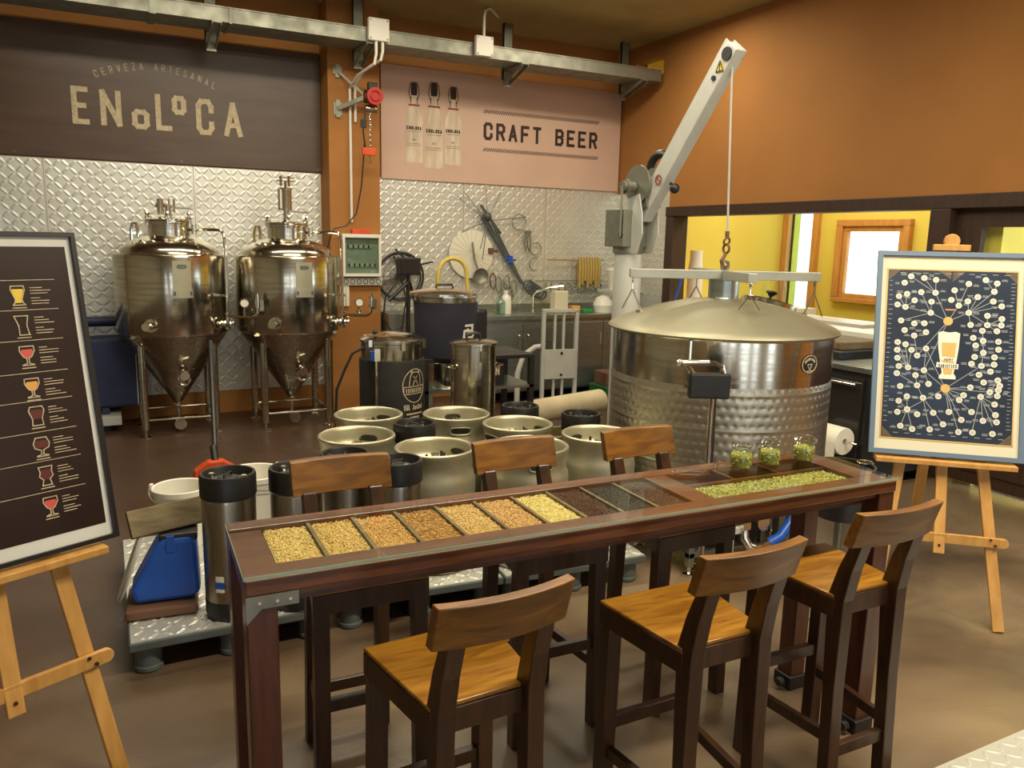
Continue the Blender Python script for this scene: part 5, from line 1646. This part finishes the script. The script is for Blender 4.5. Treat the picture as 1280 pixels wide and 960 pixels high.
FS = lambda u, v, d: F2(u, v, .0013 + d)
FS2 = lambda u, v, d: F2(u, v, .0019 + d)
FS3 = lambda u, v, d: F2(u, v, .0026 + d)
hub1, hub2 = (334, 325), (319, 620)
L = [(hub1, (279, 201)), (hub1, (257, 290)), (hub1, (425, 286)), (hub1, (225, 543)), (hub1, (195, 479)), (hub1, (382, 255)), ((279, 201), (170, 131)), ((279, 201), (229, 137)), ((279, 201), (282, 144)),
     ((257, 290), (215, 200)), ((257, 290), (261, 241)), ((257, 290), (143, 267)), ((257, 290), (123, 327)), ((143, 267), (114, 220)), ((143, 267), (151, 209)), ((143, 267), (107, 257)), ((143, 267), (185, 237)),
     ((382, 255), (364, 188)), ((382, 255), (427, 158)), ((425, 286), (466, 215)), ((425, 286), (538, 190)), ((425, 286), (533, 233)), ((425, 286), (569, 254)), ((425, 286), (422, 235)), ((425, 286), (507, 338)), ((538, 190), (502, 139)), ((538, 190), (551, 153)),
     ((506, 338), (507, 297)), ((506, 338), (569, 310)), ((506, 338), (566, 338)), ((506, 338), (547, 364)), ((433, 339), (425, 286)), ((487, 408), (484, 364)), ((487, 408), (487, 460)), ((487, 460), (478, 518)),
     ((154, 532), (107, 422)), ((154, 532), (143, 431)), ((154, 532), (105, 456)), ((154, 532), (170, 455)), ((154, 532), (106, 491)), ((154, 532), (112, 527)), ((225, 543), (154, 532)), ((225, 543), (245, 602)), ((225, 543), (235, 448)), ((195, 479), (182, 392)),
     ((194, 609), (103, 558)), ((194, 609), (187, 565)), ((220, 663), (194, 609)), (hub2, (225, 543)), (hub2, (149, 714)), (hub2, (478, 518)), (hub2, (429, 613)), (hub2, (513, 632)), (hub2, (375, 808)), (hub2, (433, 720)), (hub2, (334, 722)), (hub2, (388, 755)), (hub2, (235, 448)), (hub2, (399, 648)),
     ((149, 714), (111, 678)), ((149, 714), (148, 658)), ((149, 714), (105, 726)), ((149, 714), (194, 735)), ((149, 714), (118, 786)), ((149, 714), (171, 799)), ((220, 663), (249, 799)), ((220, 663), (308, 776)),
     ((473, 653), (433, 809)), ((473, 653), (482, 757)), ((473, 653), (533, 731)), ((473, 653), (533, 685)), ((473, 653), (522, 780)), ((473, 653), (513, 632)), ((513, 632), (548, 580)), ((513, 632), (556, 603)), ((513, 632), (550, 623))]
q = MB()
for a, b in L:
    strokes(q, [[sm(*a), sm(*b)]], .0022, FS, .0004)
q.build('chart_lines', 'line', sheet, smooth=False)
q = MB()
for a in pts:
    x, y = sm(*a)
    poly_fill(q, disc_poly(x, y, .0138, 16), FS2, .0005)
q.build('round_labels', 'disc', sheet, smooth=False)
q = MB()
random.seed(5)
for a in pts:
    x, y = sm(*a)
    for k in (-1, 0, 1):
        strokes(q, [[(x - .0085 + abs(k) * .003, y + k * .005), (x + .0085 - abs(k) * .003, y + k * .005)]], .0016, FS3, .0003)
q.build('label_text', 'frame_blue', sheet, smooth=False)
q = MB()
for a in pts:
    x, y = sm(*a)
    for s in (-1, 1):
        if random.random() < .75 and SW0 + .03 < x + s * .035 < SW1 - .03:
            cy = y + random.uniform(-.01, .012)
            for k in range(2):
                wd = random.uniform(.008, .013)
                strokes(q, [[(x + s * .032 - wd, cy + k * .006), (x + s * .032 + wd, cy + k * .006)]], .0022, FS, .0004)
for col_x, n in ((SW0 + .022, 30), (SW1 - .022, 40)):
    for i in range(n):
        y = SH1 - .06 - i * (.70 / n)
        strokes(q, [[(col_x - .008, y), (col_x + random.uniform(.0, .010), y)]], .002, FS, .0004)
for i in range(10):
    x = SW0 + .06 + i * .05
    strokes(q, [[(x, SH1 - .02), (x + .022, SH1 - .02)]], .0022, FS, .0004)
    strokes(q, [[(x, SH0 + .03), (x + .02, SH0 + .03)]], .0022, FS, .0004)
q.build('fine_print', 'line', sheet, smooth=False)
q = MB()
for h in (hub1, hub2):
    x, y = sm(*h)
    poly_fill(q, disc_poly(x, y, .021, 12), FS2, .0006)
# beer body
bx, by = sm(333, 470)
poly_fill(q, [(bx - .030, by + .055), (bx + .034, by + .055), (bx + .026, by - .04), (bx + .018, by - .095), (bx - .016, by - .095), (bx - .024, by - .04)], FS3, .0006)
q.build('gold_print', 'gold', sheet, smooth=False)
q = MB()
poly_fill(q, [(bx - .047, by + .10), (bx - .03, by + .108), (bx, by + .103), (bx + .03, by + .108), (bx + .048, by + .10), (bx + .044, by + .03), (bx + .036, by - .04), (bx + .026, by - .09),
              (bx + .036, by - .105), (bx + .036, by - .118), (bx - .036, by - .118), (bx - .036, by - .105), (bx - .024, by - .09), (bx - .033, by - .04), (bx - .044, by + .03)], FS2, .0005)
q.build('glass_print', 'disc', sheet, smooth=False)
q = MB()
FS4 = lambda u, v, d: F2(u, v, .0034 + d)
poly_fill(q, [(bx - .030, by - .012), (bx + .034, by - .018), (bx + .032, by - .036), (bx - .032, by - .030)], FS4, .0005)
poly_fill(q, [(bx - .048, by - .040), (bx + .046, by - .046), (bx + .044, by - .070), (bx - .050, by - .064)], FS4, .0005)
o = q.build('banner', 'disc', sheet, smooth=False)
q = MB()
FS5 = lambda u, v, d: F2(u, v, .0041 + d)
text(q, 'VERY', bx - .018, by - .032, .04, .011, .0022, FS5, th=.0004)
text(q, 'VARIETIES', bx - .040, by - .065, .078, .016, .0026, FS5, th=.0004)
q.build('banner_text', 'sheet_navy', o if False else sheet, smooth=False)

# ---- left: beer glass chart
t1 = 9.4
dx, dy = .9, .436
ln = math.hypot(dx, dy)
dx, dy = dx / ln, dy / ln
rz1 = math.atan2(dy, dx)
WL = .70
lc = (-.014 - dx * WL / 2, 2.72 - dy * WL / 2, 0)
pl1, F1, M1 = poster('framed_poster', 'black-framed dark brown chart of beer glasses in rows, on the left easel', lc, rz1, t1, WL, .96, 'frame_black', .013, 'mat_white')
easel(lc, rz1, t1, 'pale pine easel holding the dark brown glass chart at the left edge')
w = WL / 2
sheet = M1(-w + .035, w - .030, .052, .918, .0, .0012).build('printed_sheet', 'sheet_brown', pl1, smooth=False)
FS = lambda u, v, d: F1(u, v, .0013 + d)
FT = lambda u, v, d: F1(u, v, .0020 + d)


def glass_outline(kind, s):
    K = {
        'weizen': [(-.30, 1), (.30, 1), (.34, .8), (.16, .3), (.20, .12), (.30, .0), (-.30, 0), (-.20, .12), (-.16, .3), (-.34, .8)],
        'pilsner': [(-.36, 1), (.30, 1), (.2, .5), (.26, .06), (.3, 0), (-.2, 0), (-.2, .06), (-.2, .5)],
        'tulip': [(-.34, 1), (.34, 1), (.36, .75), (.2, .45), (.05, .36), (.05, .1), (.28, .02), (.28, 0), (-.28, 0), (-.28, .02), (-.05, .1), (-.05, .36), (-.2, .45), (-.36, .75)],
        'snifter': [(-.26, 1), (.26, 1), (.40, .7), (.34, .45), (.06, .32), (.05, .1), (.28, .03), (.28, 0), (-.28, 0), (-.28, .03), (-.05, .1), (-.06, .32), (-.34, .45), (-.40, .7)],
        'pint': [(-.30, 1), (.30, 1), (.38, .78), (.24, .35), (.27, 0), (-.27, 0), (-.24, .35), (-.38, .78)],
        'thistle': [(-.34, 1), (.34, 1), (.28, .72), (.34, .5), (.16, .3), (.24, 0), (-.24, 0), (-.16, .3), (-.34, .5), (-.28, .72)],
    }
    return [(a * s, b * s) for a, b in K[kind]]


rows = [(.774, 'weizen', 'beer_yellow'), (.686, 'pilsner', 'beer_dark'), (.596, 'tulip', 'beer_red'), (.50, 'tulip', 'beer_amber'),
        (.416, 'pint', 'beer_dark'), (.323, 'snifter', 'beer_dark'), (.235, 'thistle', 'beer_dark'), (.142, 'tulip', 'beer_red')]
cols = [w - .181, w - .181 - .118 - .18, ]
mats = {}
lines = MB()
txt = MB()
for ci, cu in enumerate((w - .181, w - .43)):
    for ri, (v, kind, bm) in enumerate(rows):
        if ci == 1:
            kind = ['tulip', 'pint', 'weizen', 'snifter', 'pilsner', 'tulip', 'pint', 'snifter'][ri]
            bm = ['beer_amber', 'beer_dark', 'beer_yellow', 'beer_dark', 'beer_amber', 'beer_red', 'beer_dark', 'beer_red'][ri]
        h = .056
        ol = [(cu + a, v - h / 2 + b) for a, b in glass_outline(kind, h)]
        mats.setdefault(bm, MB())
        stem = kind in ('tulip', 'snifter')
        lo = .36 if stem else .08
        body = [(cu + a * .86, v - h / 2 + b) for a, b in glass_outline(kind, h) if b >= lo * h - 1e-6 and b < .99 * h]
        body = [(x, min(y, v - h / 2 + .8 * h)) for x, y in body]
        if len(body) >= 3:
            bb = [(cu - .24 * h, v - h / 2 + .84 * h), (cu + .24 * h, v - h / 2 + .84 * h)] + [p for p in body if p[0] > cu] + [p for p in body if p[0] <= cu]
            poly_fill(mats[bm], bb, FS, .0005)
        strokes(lines, [ol + [ol[0]]], .0030, FT, .0005)
        strokes(txt, [[(cu - .018, v - .036), (cu + .018, v - .036)]], .003, FS, .0004)
        random.seed(ri * 7 + ci)
        for side in ((.035,) if ci == 0 else (.035, -.13)):
            for k in range(6):
                y = v + .022 - k * .0082 - (.006 if k > 2 else 0)
                L = random.uniform(.035, .062) if k not in (0, 3) else random.uniform(.02, .035)
                strokes(txt, [[(cu + side, y), (cu + side + L * (1.0), y)]], .0022, FS, .0004)
        if ci == 0:
            strokes(lines, [[(-w + .08, v + .045), (w - .075, v + .045)]], .0018, FS, .0004)
for ri in range(8):
    v = rows[ri][0]
    for k in range(5):
        strokes(txt, [[(-w + .09, v + .02 - k * .009), (-w + .09 + .05 + .01 * (k % 2), v + .02 - k * .009)]], .0022, FS, .0004)
for k, q in mats.items():
    q.build('glass_fill', k, sheet, smooth=False)
lines.build('glass_outlines', 'cream', sheet, smooth=False)
txt.build('fine_print', 'cream', sheet, smooth=False)

# ================================================================== TASTING TABLE
TZ = .945
tt = thing('display_table', 'long narrow red-brown wooden counter-height table with grain trays under its glass top', 'table', (1.32, 1.943, 0), math.radians(-1.6))
X0, X1, Y0, Y1 = -1.07, 1.065, -.19, .18 + .005
fx = [(X0, X1, Y0, Y0 + .075), (X0, X1, Y1 - .012, Y1)]
q = MB()
q.box(X0, X1, Y0, Y0 + .088, TZ - .042, TZ - .004).build('front_rail', 'wood_table', tt, smooth=False, bevel=.003)
MB().box(X0, X1, Y1 - .02, Y1 + .04, TZ - .042, TZ - .004).build('rear_rail', 'wood_table', tt, smooth=False, bevel=.003)
MB().box(X0, -.985, Y0 + .088, Y1 - .02, TZ - .042, TZ - .012).build('end_board', 'wood_table', tt, smooth=False, bevel=.002)
MB().box(.965, X1, Y0 + .088, Y1 - .02, TZ - .042, TZ - .004).build('end_board', 'wood_table', tt, smooth=False, bevel=.002)
MB().box(.270, .355, Y0 + .088, Y1 - .02, TZ - .042, TZ - .006).build('middle_board', 'wood_table', tt, smooth=False, bevel=.002)
MB().box(X0 + .02, X1 - .02, Y0 + .02, Y1 + .02, TZ - .062, TZ - .048).build('tray_floor', 'wood_table', tt, smooth=False)
MB().box(.355, .965, .036, .048, TZ - .048, TZ - .008).build('divider', 'wood_table', tt, smooth=False)
for i in range(2):
    MB().box(.355 + .203 * (i + 1) - .006, .355 + .203 * (i + 1) + .006, .048, Y1 - .02, TZ - .048, TZ - .008).build('divider', 'wood_table', tt, smooth=False)
for i in range(1, 10):
    x = -.985 + i * .1255
    MB().box(x - .005, x + .005, Y0 + .088, Y1 - .02, TZ - .048, TZ - .010).build('divider', 'wood_grey', tt, smooth=False)
# glass
MB().box(X0 - .003, X1 + .003, Y0 - .004, Y1 + .004, TZ, TZ + .008).build('glass_top', 'tglass', tt, smooth=False)
MB().box(X0 - .0035, X1 + .0035, Y0 - .0055, Y0 - .0042, TZ, TZ + .008).box(X0 - .0045, X0 - .0032, Y0 - .004, Y1 + .004, TZ, TZ + .008).build('glass_edge', 'gedge', tt, smooth=False)
# under-rails and legs
MB().box(X0 + .06, X1 - .06, Y0 + .06, Y0 + .085, TZ - .092, TZ - .062).build('apron', 'wood_leg', tt, smooth=False)
MB().box(X0 + .06, X1 - .06, Y1 - .03, Y1 - .005, TZ - .092, TZ - .042).build('apron', 'wood_leg', tt, smooth=False)
MB().box(X0 + .01, X0 + .03, Y0 + .05, Y1 - .04, TZ - .10, TZ - .042).build('apron', 'wood_leg', tt, smooth=False)
MB().box(X1 - .03, X1 - .01, Y0 + .05, Y1 - .04, TZ - .10, TZ - .042).build('apron', 'wood_leg', tt, smooth=False)
for x in (X0, X1 - .072):
    for y in (Y0 + .004, Y1 - .055):
        lg = MB().box(x, x + .072, y, y + .072, .02 if x > 0 else 0, TZ - .043).build('leg', 'wood_leg', tt, smooth=False, bevel=.004)
        if x > 0:
            MB().box(x - .012, x + .076, y - .012, y + .076, 0, .055).cyl((x - .02, y + .02, .03), (x - .045, y + .02, .03), .018, 12).build('black_foot', 'black', lg, smooth=False, bevel=.004)
q = MB().box(X0 + .0, X0 + .12, Y0 + .0005, Y0 + .0035, TZ - .076, TZ - .043).prism([(0, 0), (.035, 0), (.0, -.035)], .003, Matrix(((1, 0, 0, X0), (0, 0, 1, Y0 + .0005), (0, 1, 0, TZ - .076), (0, 0, 0, 1))))
br = q.build('metal_bracket', 'grey_metal', tt, smooth=False)
q = MB()
for x in (.03, .07, .10):
    q.cyl((X0 + x, Y0 - .003, TZ - .06), (X0 + x, Y0 + .001, TZ - .06), .004, 10)
q.build('screw', 'chrome', br)

# loose grain: one stuff mesh per tray
rng = np.random.default_rng(4)


def grains(name, m, x0, x1, y0, y1, z, n, L, R, parent, prism=False, zspread=.006, cyl=None):
    ang = rng.uniform(0, 2 * PI, n)
    tilt = rng.normal(0, .3, n)
    if cyl is None:
        cx = rng.uniform(x0, x1, n)
        cy = rng.uniform(y0, y1, n)
        cz = z + rng.uniform(-zspread, 0, n)
    else:
        rr = cyl[2] * np.sqrt(rng.uniform(.5, 1, n))
        aa = rng.uniform(0, 2 * PI, n)
        cx, cy = cyl[0] + rr * np.cos(aa), cyl[1] + rr * np.sin(aa)
        cz = z + rng.uniform(0, zspread, n)
        tilt = rng.normal(0, .8, n)
    d = np.stack([np.cos(ang) * np.cos(tilt), np.sin(ang) * np.cos(tilt), np.sin(tilt)], -1)
    s = np.stack([-np.sin(ang), np.cos(ang), 0 * ang], -1)
    u = np.cross(s, d) * -1
    c = np.stack([cx, cy, cz], -1)
    sc = rng.uniform(.8, 1.2, n)[:, None]
    if prism:
        k = 6
        vs = []
        for e in (-1, 1):
            for i in range(k):
                a = 2 * PI * i / k
                vs.append(c + d * e * L / 2 * sc + (s * math.cos(a) + u * math.sin(a)) * R)
        V = np.stack(vs, 1).reshape(-1, 3)
        base = [(0, 5, 4, 3), (0, 3, 2, 1), (6, 7, 8, 9), (6, 9, 10, 11)] + [(i, (i + 1) % 6, 6 + (i + 1) % 6, 6 + i) for i in range(6)]
        st = 12
    else:
        vs = [c - d * L / 2 * sc, c + s * R, c + u * R * .8, c - s * R, c - u * R * .8, c + d * L / 2 * sc]
        V = np.stack(vs, 1).reshape(-1, 3)
        base = [(0, 1, 2), (0, 2, 3), (0, 3, 4), (0, 4, 1), (5, 2, 1), (5, 3, 2), (5, 4, 3), (5, 1, 4)]
        st = 6
    F = []
    for i in range(n):
        b = i * st
        F.extend([tuple(b + k2 for k2 in f) for f in base])
    me = bpy.data.meshes.new(name)
    me.from_pydata(V.tolist(), [], F)
    me.materials.append(m)
    me.update()
    o = bpy.data.objects.new(name, me)
    col.objects.link(o)
    if parent:
        o.parent = parent
    o['kind'] = 'stuff'
    return o


kinds = ['palest barley grain', 'pale barley grain', 'golden barley grain', 'amber malt grain', 'wheat-coloured grain', 'light tan grain', 'cream-coloured grain', 'chocolate-brown grain', 'near-black roasted grain', 'dark brown roasted grain']
for i in range(10):
    a = -.985 + i * .1255 + .006
    b = a + .1135
    y0, y1 = Y0 + .09, Y1 - .022
    base = MB().box(a - .001, b + .001, y0 - .001, y1 + .001, TZ - .047, TZ - .0225).build('grain_bed', GR[i], tt, smooth=False)
    g = grains('grain', GR[i], a + .002, b - .002, y0, y1, TZ - .016, 2600, .0085, .0022, tt)
    g['label'] = kinds[i]
y0, y1 = Y0 + .09, .034
MB().box(.357, .963, y0 - .001, y1 + .001, TZ - .047, TZ - .024).build('pellet_bed', 'hops', tt, smooth=False)
g = grains('hop_pellets', MT['hops'], .362, .960, y0 + .002, y1 - .002, TZ - .018, 4200, .012, .0028, tt, True, .008)

# three clip-top jars
def jar(loc, rz, label):
    j = thing('clip_jar', label, 'jar', loc, rz, 'clip-top jars of hop pellets')
    MB().lathe([(0, .001), (.034, .001), (.0385, .006), (.039, .02), (.039, .052), (.036, .06), (.030, .066), (.031, .074), (.028, .074), (.0275, .066), (.0335, .059), (.0365, .052), (.0365, .02), (.036, .008), (.032, .005), (0, .005)], 40).build('glass_body', 'glass', j)
    l = MB().lathe([(.033, .076), (.036, .078), (.036, .084), (.028, .090), (.012, .091), (0, .091)], 36).lathe([(.030, .072), (.034, .073), (.034, .076), (.03, .077)], 36).build('lid', 'glass', j)
    q = MB().torus((0, 0, .068), .0325, .0013, n=30, m=5).torus((0, 0, .082), .0365, .0012, n=30, m=5)
    q.tube([(-.033, .004, .068), (-.044, .006, .074), (-.046, .0, .082), (-.037, 0, .083)], .0013, 5)
    q.tube([(.033, .006, .068), (.042, .008, .062), (.047, .006, .070), (.045, 0, .080), (.036, 0, .084)], .0013, 5)
    q.tube([(.036, -.008, .082), (.050, -.008, .074), (.052, 0, .060), (.050, .008, .074), (.036, .008, .082)], .0013, 5)
    q.build('wire_clip', 'chrome', j)
    MB().lathe([(0, .006), (.033, .006), (.034, .010), (.034, .044), (0, .046)], 20).build('pellet_core', 'hops', j)
    grains('pellets', MT['hops'], 0, 0, 0, 0, .010, 300, .011, .0028, j, True, .040, cyl=(0, 0, .034))
    grains('pellets', MT['hops'], -.022, .022, -.022, .022, .050, 60, .011, .0028, j, True, .006)
    return j


th_ = math.radians(-1.6)


def tl(u, v):
    return (1.32 + u * math.cos(th_) - v * math.sin(th_), 1.943 + u * math.sin(th_) + v * math.cos(th_), TZ + .0082)


j0 = jar(tl(.635, .105), .2, 'leftmost of the three small clip-top glass jars of green pellets on the table')
dup(j0, tl(.765, .105), .5, 'middle of the three small clip-top glass jars of green pellets on the table')
dup(j0, tl(.925, .10), -.1, 'rightmost of the three small clip-top glass jars of green pellets on the table')

# ================================================================== STOOLS
def stool(loc, rz, label):
    s = thing('bar_stool', label, 'stool', loc, rz, 'wooden bar stools around the table')
    # seat: slightly dished board, wider at the front (+y)
    n = 10
    vs = []
    for k in range(2):
        for j in range(n + 1):
            for i in range(n + 1):
                v = j / n
                hw = .140 + .038 * v
                x = -hw + 2 * hw * i / n
                y = -.155 + .325 * v
                z = .70 - .007 * math.cos((i / n - .5) * PI) * math.sin(v * PI) if k else .6885
                vs.append((x, y, z))
    fs = []
    N1 = n + 1
    for j in range(n):
        for i in range(n):
            a = j * N1 + i
            fs.append((a, a + N1, a + N1 + 1, a + 1))
            b = a + N1 * N1
            fs.append((b, b + 1, b + N1 + 1, b + N1))
    T = N1 * N1
    for i in range(n):
        fs.append((i, i + 1, T + i + 1, T + i))
        a = n * N1 + i
        fs.append((a + 1, a, T + a, T + a + 1))
        a = i * N1
        fs.append((a + N1, a, T + a, T + a + N1))
        a = i * N1 + n
        fs.append((a, a + N1, T + a + N1, T + a))
    MB().add(vs, fs).build('seat', 'wood_seat', s, bevel=.003)
    # dark apron flush with the seat edge, one board per side
    def board(name, p, q2, z0, z1, t=.02):
        d = Vector((q2[0] - p[0], q2[1] - p[1], 0)).normalized()
        n_ = Vector((-d.y, d.x, 0)) * t
        v_ = [(p[0], p[1]), (q2[0], q2[1]), (q2[0] + n_.x, q2[1] + n_.y), (p[0] + n_.x, p[1] + n_.y)]
        MB().prism(v_, z1 - z0, Matrix.Translation((0, 0, z0))).build(name, 'wood_dark', s, smooth=False, bevel=.002)
    board('rear_apron', (-.139, -.160), (.139, -.160), .628, .688)
    board('side_apron', (.141, -.158), (.179, .168), .628, .688)
    board('front_apron', (.178, .171), (-.178, .171), .628, .688)
    board('side_apron', (-.179, .168), (-.141, -.158), .628, .688)
    for sx in (-1, 1):
        MB().beam((sx * .158, .148, 0), (sx * .152, .143, .629), .046, .046, (0, 1, 0)).build('front_leg', 'wood_dark', s, smooth=False, bevel=.003)
        # rear leg runs on up as the leaning back post
        P = [(sx * .124, -.185, 0), (sx * .120, -.168, .40), (sx * .116, -.160, .69), (sx * .114, -.182, .79), (sx * .112, -.214, .885)]
        q = MB()
        vv = []
        wv = [.042, .044, .060, .048, .036]
        for p, d in zip(P, wv):
            for a, b in ((-.023, -d / 2), (.023, -d / 2), (.023, d / 2), (-.023, d / 2)):
                vv.append((p[0] + a, p[1] + b, p[2]))
        ff = [(3, 2, 1, 0), (16, 17, 18, 19)]
        for k in range(4):
            for c in range(4):
                c2 = (c + 1) % 4
                ff.append((k * 4 + c, k * 4 + c2, k * 4 + 4 + c2, k * 4 + 4 + c))
        q.add(vv, ff)
        q.build('rear_leg', 'wood_dark', s, smooth=False, bevel=.003)
        MB().beam((sx * .123, -.155, .235), (sx * .154, .13, .235), .022, .036).build('side_stretcher', 'wood_dark', s, smooth=False, bevel=.002)
    MB().box(-.14, .14, .132, .156, .30, .34).build('front_stretcher', 'wood_dark', s, smooth=False, bevel=.002)
    MB().box(-.105, .105, -.188, -.166, .17, .21).build('rear_stretcher', 'wood_dark', s, smooth=False, bevel=.002)
    # curved back slab leaning away
    n = 14
    vs = []
    for i in range(n + 1):
        u = i / n * 2 - 1
        x = u * .168
        yc = -.026 * (1 - u * u)
        for (z, dy) in ((.875, 0), (.985, -.034)):
            for th in (0, .032):
                vs.append((x, -.190 + yc + dy - th, z))
    fs = []
    for i in range(n):
        a = i * 4
        b = a + 4
        fs += [(a, b, b + 2, a + 2), (a + 1, a + 3, b + 3, b + 1), (a + 2, b + 2, b + 3, a + 3), (a, a + 1, b + 1, b)]
    fs += [(0, 2, 3, 1), (n * 4, n * 4 + 1, n * 4 + 3, n * 4 + 2)]
    MB().add(vs, fs).build('backrest', 'wood_back', s, bevel=.003, sharp=45)
    return s


R = math.radians
s0 = stool((.715, 1.655, 0), R(3), 'left stool on the near side of the table, its curved backrest towards the viewer')
for a in [((1.405, 1.625, 0), R(0), 'middle stool on the near side of the table, golden seat fully in view'),
          ((2.03, 1.685, 0), R(-1), 'right stool on the near side of the table, nearest the easel with the navy chart'),
          ((.67, 2.34, 0), R(178), 'left stool on the far side of the table, backrest in front of the slim kegs'),
          ((1.335, 2.34, 0), R(179), 'middle stool on the far side of the table, backrest in front of the steel kegs'),
          ((1.885, 2.31, 0), R(180), 'right stool on the far side of the table, backrest beside the brew kettle')]:
    dup(s0, *a)

# pale tread-plate threshold at the near right
mt_ = thing('metal_step', 'pale tread-plate step at the lower right corner', 'step', (2.3, .6, 0))
pl = MB().box(0, 1.8, 0, .87, 0, .012).build('plate', 'plate', mt_, smooth=False)
tread(pl, lambda u, v, d: (u, v, .012 + d), .01, 1.79, .01, .86, .045, .052, .016, .002)
